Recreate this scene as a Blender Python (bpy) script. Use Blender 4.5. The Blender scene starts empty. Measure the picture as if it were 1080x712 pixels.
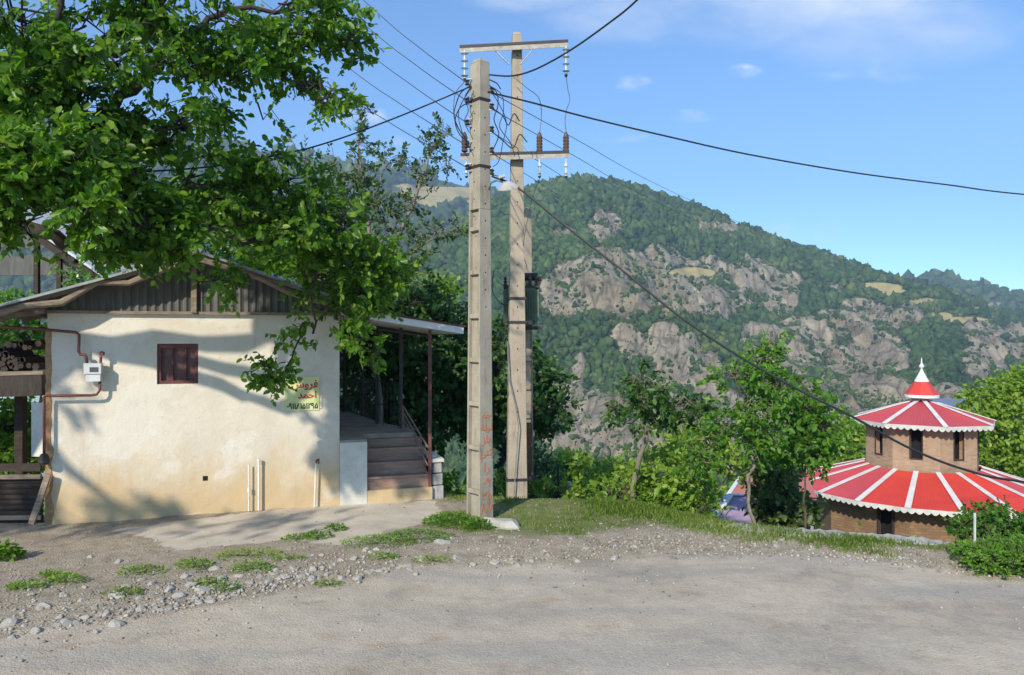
import bpy, math, random
import numpy as np
from mathutils import Vector
random.seed(7)
RNG = np.random.default_rng(7)
F = 800.0                       # focal length in photograph pixels (1080 wide)
EYE = 2.4
sc = bpy.context.scene
COL = sc.collection

# ------------------------------------------------------------------ helpers
def P(x, y, D):
    return np.array([(x-540.0)/F*D, D, EYE-(y-356.0)/F*D])

def norm(a):
    a = np.asarray(a, float)
    return a/np.maximum(np.linalg.norm(a, axis=-1, keepdims=True), 1e-9)

def _hash(ix, iy, iz, seed):
    h = (ix.astype(np.uint32)*np.uint32(374761393) + iy.astype(np.uint32)*np.uint32(668265263)
         + iz.astype(np.uint32)*np.uint32(2147483647) + np.uint32(seed)*np.uint32(1274126177))
    h = (h ^ (h >> np.uint32(13)))*np.uint32(1274126177)
    h = h ^ (h >> np.uint32(16))
    return (h & np.uint32(0xffffff)).astype(float)/float(0xffffff)

def vnoise(p, seed=0):
    p = np.asarray(p, float)
    f = np.floor(p); t = p-f; t = t*t*(3-2*t)
    i = f.astype(np.int64)
    r = 0
    for a in (0, 1):
        for b in (0, 1):
            for c in (0, 1):
                w = (t[..., 0] if a else 1-t[..., 0])*(t[..., 1] if b else 1-t[..., 1])*(t[..., 2] if c else 1-t[..., 2])
                r = r+w*_hash(i[..., 0]+a, i[..., 1]+b, i[..., 2]+c, seed)
    return r*2-1

def fbm(p, octv=4, seed=0, gain=.5):
    s = 0; a = 1.0; n = 0
    p = np.asarray(p, float)
    for k in range(octv):
        s = s+a*vnoise(p*(2.03**k)+k*17.3, seed+k); n += a; a *= gain
    return s/n

def ridged(p, octv=4, seed=0):
    s = 0; a = 1.0; n = 0
    for k in range(octv):
        s = s+a*(1-np.abs(vnoise(p*(2.1**k)+k*9.7, seed+k))*2); n += a; a *= .5
    return s/n

class MB:
    """collects geometry that becomes ONE mesh object"""
    def __init__(s): s.v = []; s.f = []; s.n = 0; s.att = {}
    def add(s, v, f):
        v = np.asarray(v, float).reshape(-1, 3)
        s.v.append(v)
        for q in f: s.f.append([i+s.n for i in q])
        s.n += len(v)
    def box(s, lo, hi):
        x0, y0, z0 = lo; x1, y1, z1 = hi
        s.hexa([(x0, y0), (x1, y0), (x1, y1), (x0, y1)], z0, z1)
    def hexa(s, poly, z0, z1):
        n = len(poly)
        z0 = [z0]*n if np.isscalar(z0) else z0
        z1 = [z1]*n if np.isscalar(z1) else z1
        v = [(p[0], p[1], z) for p, z in zip(poly, z0)]+[(p[0], p[1], z) for p, z in zip(poly, z1)]
        f = [list(range(n))[::-1], list(range(n, 2*n))]+[[i, (i+1) % n, n+(i+1) % n, n+i] for i in range(n)]
        s.add(v, f)
    def obox(s, c, ax, ay, az):
        c = np.array(c, float); ax, ay, az = map(lambda a: np.array(a, float), (ax, ay, az))
        v = [c+a*ax+b*ay+d*az for d in (-1, 1) for a, b in ((-1, -1), (1, -1), (1, 1), (-1, 1))]
        s.add(v, [[3, 2, 1, 0], [4, 5, 6, 7], [0, 1, 5, 4], [1, 2, 6, 5], [2, 3, 7, 6], [3, 0, 4, 7]])
    def bar(s, a, b, w, h=None, up=(0, 0, 1)):
        a = np.array(a, float); b = np.array(b, float); h = h or w
        d = norm(b-a); sd = np.cross(d, up)
        if np.linalg.norm(sd) < 1e-3: sd = np.cross(d, (1, 0, 0))
        sd = norm(sd); u = np.cross(sd, d)
        s.obox((a+b)/2, (b-a)/2, sd*w/2, u*h/2)
    def tube(s, pts, rad, n=6, cap=True):
        pts = np.array(pts, float); m = len(pts)
        rad = [rad]*m if np.isscalar(rad) else rad
        tan = norm(np.gradient(pts, axis=0)) if m > 1 else None
        ref = np.array([0, 0, 1.0])
        if abs(tan[0][2]) > .9: ref = np.array([1.0, 0, 0])
        u = norm(np.cross(tan[0], ref)); vs = []
        for i in range(m):
            u = u-tan[i]*np.dot(u, tan[i]); u = norm(u); w = np.cross(tan[i], u)
            for k in range(n):
                a = 2*math.pi*k/n
                vs.append(pts[i]+rad[i]*(math.cos(a)*u+math.sin(a)*w))
        f = []
        for i in range(m-1):
            for k in range(n):
                f.append([i*n+k, i*n+(k+1) % n, (i+1)*n+(k+1) % n, (i+1)*n+k])
        if cap: f += [list(range(n))[::-1], [(m-1)*n+k for k in range(n)]]
        s.add(vs, f)
    def lathe(s, c, prof, n=16, axis=(0, 0, 1), a0=0, closed=True):
        c = np.array(c, float); ax = norm(axis)
        u = norm(np.cross(ax, (0, 1, .01))); w = np.cross(ax, u)
        vs = []; m = len(prof)
        for r, h in prof:
            for k in range(n):
                a = a0+2*math.pi*k/n
                vs.append(c+ax*h+max(r, 1e-4)*(math.cos(a)*u+math.sin(a)*w))
        f = [[i*n+k, i*n+(k+1) % n, (i+1)*n+(k+1) % n, (i+1)*n+k] for i in range(m-1) for k in range(n)]
        if closed: f += [list(range(n))[::-1], [(m-1)*n+k for k in range(n)]]
        s.add(vs, f)
    def build(s, name, m, thing=None, parent=None, smooth=False, loc=None):
        me = bpy.data.meshes.new(name)
        v = np.concatenate(s.v) if s.v else np.zeros((0, 3))
        base = np.array(thing.location) if thing is not None else (np.array(loc) if loc is not None else np.zeros(3))
        me.from_pydata((v-base).tolist(), [], s.f)
        me.materials.append(m)
        if smooth: me.polygons.foreach_set('use_smooth', [True]*len(me.polygons))
        me.update()
        o = bpy.data.objects.new(name, me); COL.objects.link(o)
        if loc is not None and thing is None: o.location = loc
        par = parent if parent is not None else thing
        if par is not None: o.parent = par
        return o

def fast_mesh(name, verts, faces, m, thing=None, parent=None, tint=None, smooth=False, loc=None, atts=None):
    """verts (N,3), faces (M,k) constant size"""
    me = bpy.data.meshes.new(name)
    base = np.array(thing.location) if thing is not None else (np.array(loc) if loc is not None else np.zeros(3))
    v = (np.asarray(verts)-base).astype(np.float32)
    faces = np.asarray(faces, np.int32)
    M, k = faces.shape
    me.vertices.add(len(v)); me.vertices.foreach_set('co', v.ravel())
    me.loops.add(M*k); me.loops.foreach_set('vertex_index', faces.ravel())
    me.polygons.add(M)
    me.polygons.foreach_set('loop_start', np.arange(0, M*k, k, dtype=np.int32))
    if smooth: me.polygons.foreach_set('use_smooth', np.ones(M, bool))
    for an, av in ([('tint', tint)] if tint is not None else [])+list((atts or {}).items()):
        a = me.attributes.new(an, 'FLOAT', 'POINT'); a.data.foreach_set('value', np.asarray(av, np.float32))
    me.materials.append(m)
    me.update(calc_edges=True); me.validate()
    o = bpy.data.objects.new(name, me); COL.objects.link(o)
    if loc is not None and thing is None: o.location = loc
    par = parent if parent is not None else thing
    if par is not None: o.parent = par
    return o

def thing(name, loc, label, cat, group=None):
    o = bpy.data.objects.new(name, None); COL.objects.link(o)
    o.empty_display_size = .2
    o.location = [float(c) for c in loc]; o['label'] = label; o['category'] = cat
    if group: o['group'] = group
    bpy.context.view_layer.update()
    return o

def tag(o, label=None, cat=None, group=None, kind=None):
    if label: o['label'] = label
    if cat: o['category'] = cat
    if group: o['group'] = group
    if kind: o['kind'] = kind
    return o

# ------------------------------------------------------------------ materials
def new_mat(name):
    m = bpy.data.materials.new(name); m.use_nodes = True
    return m, m.node_tree, m.node_tree.nodes['Principled BSDF']

def nd(nt, t, **kw):
    n = nt.nodes.new(t)
    for k, v in kw.items():
        if k == 'inp':
            for kk, vv in v.items(): n.inputs[kk].default_value = vv
        else: setattr(n, k, v)
    return n

def rgb(c): return (c[0], c[1], c[2], 1)

def ramp(nt, fac, stops):
    r = nt.nodes.new('ShaderNodeValToRGB'); e = r.color_ramp.elements
    while len(e) < len(stops): e.new(.5)
    for i, (p, c) in enumerate(stops): e[i].position = p; e[i].color = rgb(c)
    nt.links.new(fac, r.inputs[0]); return r.outputs[0]

def noise(nt, vec, scale, detail=5, rough=.6):
    n = nd(nt, 'ShaderNodeTexNoise', inp={'Scale': scale, 'Detail': detail, 'Roughness': rough})
    nt.links.new(vec, n.inputs['Vector']); return n.outputs['Fac']

def objco(nt, sc3=None):
    t = nt.nodes.new('ShaderNodeTexCoord'); o = t.outputs['Object']
    if sc3:
        mp = nd(nt, 'ShaderNodeMapping'); mp.inputs['Scale'].default_value = sc3
        nt.links.new(o, mp.inputs[0]); return mp.outputs[0]
    return o

def mixc(nt, fac, a, b, mode='MIX'):
    n = nd(nt, 'ShaderNodeMix', data_type='RGBA', blend_type=mode)
    for s_, i in ((fac, 0), (a, 6), (b, 7)):
        if hasattr(s_, 'type') or hasattr(s_, 'is_linked'): nt.links.new(s_, n.inputs[i])
        elif isinstance(s_, (int, float)): n.inputs[i].default_value = s_
        else: n.inputs[i].default_value = rgb(s_)
    return n.outputs[2]

def math_(nt, op, a, b=0.0, clamp=False):
    n = nd(nt, 'ShaderNodeMath', operation=op, use_clamp=clamp)
    for i, s_ in enumerate((a, b)):
        if isinstance(s_, (int, float)): n.inputs[i].default_value = s_
        else: nt.links.new(s_, n.inputs[i])
    return n.outputs[0]

def smooth_(nt, v, a, b):
    n = nd(nt, 'ShaderNodeMapRange', interpolation_type='SMOOTHSTEP', clamp=True)
    nt.links.new(v, n.inputs[0]); n.inputs[1].default_value = a; n.inputs[2].default_value = b
    return n.outputs[0]

def bump(nt, bs, h, strength=.3, dist=.02):
    b = nd(nt, 'ShaderNodeBump', inp={'Strength': strength, 'Distance': dist})
    nt.links.new(h, b.inputs['Height']); nt.links.new(b.outputs[0], bs.inputs['Normal'])

def M(name, c1, c2=None, scale=6, rough=.8, bmp=.3, metal=0, stretch=None, dist=.02, spots=None):
    m, nt, bs = new_mat(name)
    co = objco(nt, stretch)
    c2 = c2 or tuple(x*.7 for x in c1)
    f = noise(nt, co, scale, 6, .65)
    c = ramp(nt, f, [(.32, c2), (.66, c1)])
    if spots:
        f3 = noise(nt, co, scale*4.3, 4, .7)
        c = mixc(nt, smooth_(nt, f3, .6, .72), c, spots)
    nt.links.new(c, bs.inputs['Base Color'])
    bs.inputs['Roughness'].default_value = rough; bs.inputs['Metallic'].default_value = metal
    if bmp:
        f2 = noise(nt, co, scale*5, 5, .7)
        bump(nt, bs, f2, bmp, dist)
    return m

def leaf_mat(name, dark, mid, light, trans=.3, rough=.45, spec=.4):
    m, nt, bs = new_mat(name)
    a = nd(nt, 'ShaderNodeAttribute', attribute_name='tint')
    c = ramp(nt, a.outputs['Fac'], [(0, dark), (.5, mid), (1, light)])
    nt.links.new(c, bs.inputs['Base Color']); bs.inputs['Roughness'].default_value = rough
    bs.inputs['Specular IOR Level'].default_value = spec
    tr = nd(nt, 'ShaderNodeBsdfTranslucent')
    c2 = mixc(nt, 1.0, c, (1.25, 1.35, .55), 'MULTIPLY')
    nt.links.new(c2, tr.inputs[0])
    mx = nd(nt, 'ShaderNodeMixShader'); mx.inputs[0].default_value = trans
    nt.links.new(bs.outputs[0], mx.inputs[1]); nt.links.new(tr.outputs[0], mx.inputs[2])
    nt.links.new(mx.outputs[0], nt.nodes['Material Output'].inputs[0])
    return m

MT = {}
MT['walnut'] = leaf_mat('walnut_leaf', (.045, .115, .012), (.10, .225, .018), (.24, .38, .045), .55, .38)
MT['plum'] = leaf_mat('plum_leaf', (.03, .07, .02), (.06, .12, .03), (.13, .2, .06), .3)
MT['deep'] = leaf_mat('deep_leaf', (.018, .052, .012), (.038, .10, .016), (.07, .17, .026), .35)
MT['elm'] = leaf_mat('elm_leaf', (.022, .065, .014), (.045, .115, .02), (.09, .18, .03), .35)
MT['maple'] = leaf_mat('maple_leaf', (.05, .14, .014), (.105, .25, .022), (.2, .37, .035), .5)
MT['lime'] = leaf_mat('lime_leaf', (.13, .23, .02), (.22, .34, .035), (.32, .43, .06), .45)
MT['bush'] = leaf_mat('bush_leaf', (.09, .19, .02), (.17, .3, .03), (.27, .4, .05), .45)
MT['purple'] = leaf_mat('smoke_leaf', (.06, .05, .025), (.1, .16, .04), (.2, .28, .07), .4)
MT['under'] = leaf_mat('undergrowth_leaf', (.10, .19, .02), (.2, .33, .035), (.32, .44, .06), .5)
MT['grass'] = leaf_mat('grass_blade', (.09, .15, .02), (.15, .24, .03), (.28, .32, .07), .4)
MT['bark'] = M('bark', (.13, .10, .075), (.05, .04, .03), 9, .9, .6, stretch=(3, 3, .7))
MT['darkbark'] = M('dark_bark', (.06, .045, .035), (.025, .02, .016), 9, .9, .5, stretch=(3, 3, .7))
MT['palebark'] = M('pale_bark', (.26, .22, .17), (.12, .10, .075), 9, .9, .6, stretch=(3, 3, .7))

def concrete(name, c1, c2, stain=(.13, .12, .09)):
    m, nt, bs = new_mat(name)
    co = objco(nt); st = objco(nt, (5, 5, .8))
    c = ramp(nt, noise(nt, co, 3, 6, .7), [(.3, c2), (.65, c1)])
    c = mixc(nt, math_(nt, 'MULTIPLY', smooth_(nt, noise(nt, st, 2.2, 5, .7), .52, .72), .65), c, stain)
    fine = noise(nt, co, 60, 3, .6)
    c = mixc(nt, math_(nt, 'MULTIPLY', smooth_(nt, fine, .55, .7), .3), c, tuple(x*.5 for x in c2))
    nt.links.new(c, bs.inputs['Base Color']); bs.inputs['Roughness'].default_value = .92
    bump(nt, bs, noise(nt, co, 35, 5, .7), .5, .01)
    return m
MT['conc'] = concrete('pole_concrete', (.37, .33, .26), (.26, .23, .175), (.11, .09, .07))
MT['conc2'] = concrete('pole_concrete_warm', (.40, .335, .255), (.28, .235, .18), (.15, .11, .075))
MT['greyconc'] = concrete('grey_concrete', (.42, .40, .37), (.28, .27, .25))

def plaster():
    m, nt, bs = new_mat('plaster')
    co = objco(nt)
    g = nd(nt, 'ShaderNodeNewGeometry'); sx = nd(nt, 'ShaderNodeSeparateXYZ'); nt.links.new(g.outputs['Position'], sx.inputs[0])
    base = ramp(nt, noise(nt, co, 1.6, 6, .6), [(.3, (.55, .485, .385)), (.7, (.66, .595, .485))])
    n1 = noise(nt, objco(nt, (1, 1, .45)), 1.9, 6, .7)
    z = math_(nt, 'ADD', sx.outputs[2], math_(nt, 'MULTIPLY', n1, -1.5))
    low = math_(nt, 'SUBTRACT', 1.0, smooth_(nt, z, -.6, .3))
    c = mixc(nt, math_(nt, 'MULTIPLY', low, .75), base, (.50, .33, .14))
    n2 = noise(nt, objco(nt, (3, 3, .35)), 4, 4, .6)
    c = mixc(nt, math_(nt, 'MULTIPLY', smooth_(nt, n2, .56, .75), .28), c, (.36, .31, .24))
    n3 = noise(nt, co, 14, 5, .7)
    c = mixc(nt, math_(nt, 'MULTIPLY', smooth_(nt, n3, .63, .7), .35), c, (.34, .27, .2))
    n4 = noise(nt, objco(nt, (1, 1, 1.4)), .9, 3, .5)
    c = mixc(nt, math_(nt, 'MULTIPLY', smooth_(nt, n4, .52, .56), .35), c, (.70, .67, .60))
    ck = nd(nt, 'ShaderNodeTexVoronoi', feature='DISTANCE_TO_EDGE', inp={'Scale': 1.3})
    wn_ = nd(nt, 'ShaderNodeTexNoise', inp={'Scale': 3.0, 'Detail': 4}); nt.links.new(co, wn_.inputs['Vector'])
    wv_ = nd(nt, 'ShaderNodeVectorMath', operation='ADD'); nt.links.new(co, wv_.inputs[0]); nt.links.new(wn_.outputs['Color'], wv_.inputs[1]); nt.links.new(wv_.outputs[0], ck.inputs['Vector'])
    c = mixc(nt, math_(nt, 'MULTIPLY', math_(nt, 'MULTIPLY', math_(nt, 'SUBTRACT', 1.0, smooth_(nt, ck.outputs['Distance'], .0, .008)), smooth_(nt, n4, .42, .5)), .35), c, (.33, .28, .22))
    nt.links.new(c, bs.inputs['Base Color']); bs.inputs['Roughness'].default_value = .9
    h = math_(nt, 'ADD', noise(nt, co, 3, 4, .5), math_(nt, 'MULTIPLY', noise(nt, co, 40, 4, .7), .25))
    bump(nt, bs, h, .45, .05)
    return m
MT['plaster'] = plaster()
MT['whitewash'] = M('whitewash', (.62, .59, .52), (.48, .45, .38), 5, .85, .3, spots=(.36, .33, .28))
MT['white'] = M('white_paint', (.74, .74, .73), (.6, .6, .59), 4, .6, .15)
MT['dirtywhite'] = M('dirty_white', (.6, .61, .62), (.42, .42, .42), 5, .7, .2)
MT['gable'] = M('old_sheet', (.115, .115, .105), (.06, .06, .054), 3.5, .75, .25, stretch=(4, 4, .5))
MT['dullplate'] = M('dull_plate', (.42, .40, .36), (.25, .2, .16), 9, .7, .2)
MT['railpaint'] = M('rail_paint', (.30, .19, .15), (.18, .11, .09), 12, .6, .2)
MT['shutter'] = M('shutter_paint', (.15, .05, .04), (.085, .035, .03), 9, .5, .2)
MT['stripe'] = M('roof_stripe_paint', (.70, .68, .66), (.56, .52, .5), 2.5, .6, .15, spots=(.45, .40, .37))
MT['roofsheet'] = M('roof_sheet', (.36, .37, .36), (.2, .2, .2), 3, .6, .2, metal=.3)
MT['rafter'] = M('rafter_wood', (.19, .125, .08), (.09, .06, .04), 6, .85, .5, stretch=(1, 1, 6))
MT['oldwood'] = M('old_wood', (.30, .235, .17), (.15, .115, .085), 5, .9, .5, stretch=(1, 6, 6))
MT['darkwood'] = M('dark_wood', (.055, .036, .026), (.02, .014, .011), 5, .85, .5, stretch=(1, 6, 6))
MT['maroon'] = M('maroon_paint', (.14, .032, .026), (.07, .02, .018), 10, .6, .3)
MT['redoxide'] = M('red_oxide_pipe', (.2, .055, .04), (.1, .03, .025), 12, .55, .2)
MT['darkmetal'] = M('dark_metal', (.035, .028, .026), (.016, .013, .012), 12, .6, .2)
MT['iron'] = M('galvanised_iron', (.34, .34, .33), (.2, .2, .2), 14, .5, .2, metal=.6)
MT['blackrubber'] = M('black_cable', (.018, .018, .02), (.01, .01, .011), 20, .55, 0)
MT['greywire'] = M('grey_wire', (.07, .075, .085), (.05, .05, .06), 20, .5, 0)
MT['palewire'] = M('pale_wire', (.42, .43, .43), (.3, .3, .3), 20, .5, 0)
MT['porcelain'] = M('brown_porcelain', (.12, .07, .05), (.06, .035, .025), 12, .3, 0)
MT['glassins'] = M('white_insulator', (.62, .66, .64), (.42, .46, .45), 12, .25, 0)
MT['green_tank'] = M('green_tank', (.12, .155, .09), (.07, .095, .055), 5, .55, .2)
MT['step'] = M('step_stone', (.38, .235, .165), (.22, .135, .095), 3, .8, .3, stretch=(1, 1, 5))
MT['floor'] = M('porch_floor', (.38, .30, .22), (.23, .18, .13), 3, .85, .3)
MT['meter'] = M('meter_grey', (.6, .61, .6), (.48, .49, .48), 6, .45, 0)
MT['pvc'] = M('pvc_pipe', (.72, .7, .65), (.55, .52, .46), 8, .5, .1)
MT['redpaint'] = M('red_lettering', (.5, .03, .04), (.42, .03, .03), 8, .7, 0)
MT['blackpaint'] = M('black_lettering', (.02, .02, .025), (.015, .015, .02), 8, .7, 0)
MT['orange'] = M('orange_spray', (.55, .15, .04), (.42, .22, .12), 30, .9, 0)
MT['signboard'] = M('yellow_green_board', (.62, .66, .3), (.5, .55, .26), 6, .7, .1)
MT['rust'] = M('rust_brown', (.2, .085, .03), (.09, .04, .02), 8, .85, .3)
MT['rock'] = M('rock', (.50, .47, .41), (.30, .275, .24), 8, .95, .6)
MT['mudbrick'] = M('exposed_mortar', (.50, .30, .15), (.30, .17, .09), 18, .95, .8)
MT['lilac'] = M('lilac_wall', (.36, .27, .37), (.28, .21, .29), 2, .9, .2)
MT['scallop'] = M('scallop_trim', (.60, .60, .57), (.42, .41, .38), 3, .7, .2, spots=(.33, .31, .28))
MT['shade_black'] = M('painted_shade_black', (.006, .005, .005), (.004, .004, .004), 3, .9, 0)  # near black that paints in the shade of holes and hollow drums

def glass_mat(name, col=(.03, .035, .035)):
    m, nt, bs = new_mat(name)
    c = ramp(nt, noise(nt, objco(nt), 7, 4, .6), [(.35, col), (.7, tuple(x*2.2 for x in col))])
    nt.links.new(c, bs.inputs['Base Color']); bs.inputs['Roughness'].default_value = .12
    return m
MT['glass'] = glass_mat('dark_glass', (.05, .035, .03))

def brickmat(name, c1, c2, mort, s=1.0, rows=.075, offset=.5):
    m, nt, bs = new_mat(name)
    tc = nt.nodes.new('ShaderNodeUVMap')
    b = nd(nt, 'ShaderNodeTexBrick', inp={'Scale': 1.0, 'Mortar Size': .006*s, 'Brick Width': .24*s, 'Row Height': rows*s, 'Mortar Smooth': .3})
    b.inputs['Color1'].default_value = rgb(c1); b.inputs['Color2'].default_value = rgb(c2); b.inputs['Mortar'].default_value = rgb(mort)
    nt.links.new(tc.outputs[0], b.inputs['Vector'])
    n = noise(nt, objco(nt), 1.3, 6, .7)
    c = mixc(nt, math_(nt, 'MULTIPLY', smooth_(nt, n, .35, .75), .6), b.outputs['Color'], tuple(x*.55 for x in c2))
    nt.links.new(c, bs.inputs['Base Color']); bs.inputs['Roughness'].default_value = .9
    bump(nt, bs, b.outputs['Fac'], -.5, .01)
    return m
MT['brick'] = brickmat('tan_brick', (.40, .275, .18), (.30, .20, .125), (.36, .29, .21), 1.0)
MT['loglike'] = brickmat('brown_boarding', (.27, .165, .09), (.20, .12, .065), (.10, .065, .04), 1.0, .1)

def roofpaint(name, c1, c2, rib=True):
    m, nt, bs = new_mat(name)
    c = ramp(nt, noise(nt, objco(nt), 1.1, 5, .7), [(.3, c2), (.7, c1)])
    n2 = noise(nt, objco(nt), 9, 4, .7)
    c = mixc(nt, math_(nt, 'MULTIPLY', smooth_(nt, n2, .55, .8), .35), c, tuple(x*.6+.04 for x in c2))
    nt.links.new(c, bs.inputs['Base Color']); bs.inputs['Roughness'].default_value = .45
    return m
MT['roofred'] = roofpaint('red_roof_paint', (.62, .055, .035), (.5, .045, .035))
MT['roofpink'] = roofpaint('faded_red_roof_paint', (.50, .07, .08), (.41, .06, .07))
MT['roofblue'] = roofpaint('grey_blue_roof', (.2, .2, .28), (.15, .15, .2))

def dir_uv(o):
    """box style uv in metres for walls (u along the horizontal tangent, v = height)"""
    me = o.data; uv = me.uv_layers.new(name='UVMap')
    for p in me.polygons:
        n = p.normal; t = Vector((-n.y, n.x, 0))
        if t.length < .2: t = Vector((1, 0, 0))
        t.normalize()
        for li in p.loop_indices:
            co = me.vertices[me.loops[li].vertex_index].co
            uv.data[li].uv = (co.dot(t)+5, co.z+20)

# ------------------------------------------------------------------ terrain
EX = np.array([-60, -12, -6.9, -6.3, -5.6, -1.6, -.9, .9, 1.8, 2.4, 2.9, 3.6, 4.3, 5.0, 5.6, 6.6, 9, 14, 25, 60])
EY = np.array([11, 10.2, 9.9, 10.2, 13.0, 12.6, 11.5, 11.3, 10.9, 10.3, 9.75, 9.35, 9.12, 8.85, 8.3, 7.0, 4.6, 1.5, -5, -25])
def Ye(x): return np.interp(x, EX, EY)
def slope_d(x, y):
    s = np.interp(x, [2, 6, 60], [1, .75, .75])
    return (y-Ye(x))*s
def ground_z(x, y):
    x = np.asarray(x, float); y = np.asarray(y, float)
    d = slope_d(x, y)
    zd = np.interp(d, [0, .5, 1.0, 2.5, 6, 12, 26, 60, 150, 360, 700], [0, -.07, -.2, -1.1, -2.9, -5.5, -6.3, -16, -42, -95, -150])
    p = np.stack([x, y, 0*x], -1)
    near = .03*fbm(p*.9, 3, 3)+.012*fbm(p*6, 3, 5)
    far = np.clip(d/8, 0, 1)*.5*fbm(p*.25, 3, 8)
    # small bank between road and verge
    yr = road_y(x)
    bank = .05*np.clip((y-yr)/.8, 0, 1)*np.exp(-np.clip(y-yr-.8, 0, 9))
    return zd+near*np.clip(1-d/60, .3, 1)+far+bank-.04
RX = np.array([-40, -8, -4.15, -3.26, -2.34, -1.36, 0, 1.71, 3.38, 4.2, 5.0, 6.3, 9, 40])
RY = np.array([3.0, 5.2, 6.15, 6.53, 7.2, 7.77, 8.2, 8.57, 8.45, 8.03, 7.5, 6.0, 3.5, -15])
def road_y(x): return np.interp(x, RX, RY)

def inside(poly, x, y):
    r = np.zeros(x.shape, bool); n = len(poly)
    for i in range(n):
        x0, y0 = poly[i]; x1, y1 = poly[(i+1) % n]
        c = ((y0 > y) != (y1 > y)) & (x < (x1-x0)*(y-y0)/(y1-y0+1e-12)+x0)
        r ^= c
    return r
def gp(x, y):  # photo pixel on the z=0 plane
    D = EYE*F/(y-356.0); return ((x-540)/F*D, D)
APRON = [gp(120, 556), gp(200, 545), gp(360, 528), gp(462, 526), gp(466, 546), gp(410, 556), gp(372, 574), gp(300, 566), gp(190, 579)]

def axis(segs):
    out = []
    for a, b, st in segs: out.append(np.arange(a, b, st))
    return np.concatenate(out)
gx = axis([(-1600, -400, 100), (-400, -100, 25), (-100, -30, 5), (-30, -9, 1), (-9, 9, .07), (9, 40, .8), (40, 110, 5), (110, 400, 25), (400, 1601, 100)])
gy = axis([(-300, -40, 30), (-40, -4, 3), (-4, 3, .4), (3, 14.5, .07), (14.5, 60, .7), (60, 200, 5), (200, 801, 30)])
GX, GY = np.meshgrid(gx, gy)
GZ = ground_z(GX, GY)
# valley floor hill backing: flatten far away
vs = np.stack([GX, GY, GZ], -1).reshape(-1, 3)
W_, H_ = len(gx), len(gy)
ii = np.arange(W_*H_).reshape(H_, W_)
fs = np.stack([ii[:-1, :-1], ii[:-1, 1:], ii[1:, 1:], ii[1:, :-1]], -1).reshape(-1, 4)
fx, fy = vs[:, 0], vs[:, 1]
dr = fy-road_y(fx)
p3 = np.stack([fx, fy, 0*fx], -1)
dr = dr+.28*fbm(p3*1.1, 4, 11)
road_m = np.clip(.5-dr/.5, 0, 1)
ap = inside(APRON, fx+.12*fbm(p3*2, 3, 21), fy+.12*fbm(p3*2, 3, 22)).astype(float)
dd = slope_d(fx, fy)
vg = np.clip((fx+1.0)/1.2, 0, 1)*np.clip((fy-road_y(fx)-.5)/.8, 0, 1)
green_m = np.clip(np.maximum(vg*.8, np.clip((dd-.2)/1.0, 0, 1)), 0, 1)

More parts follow.
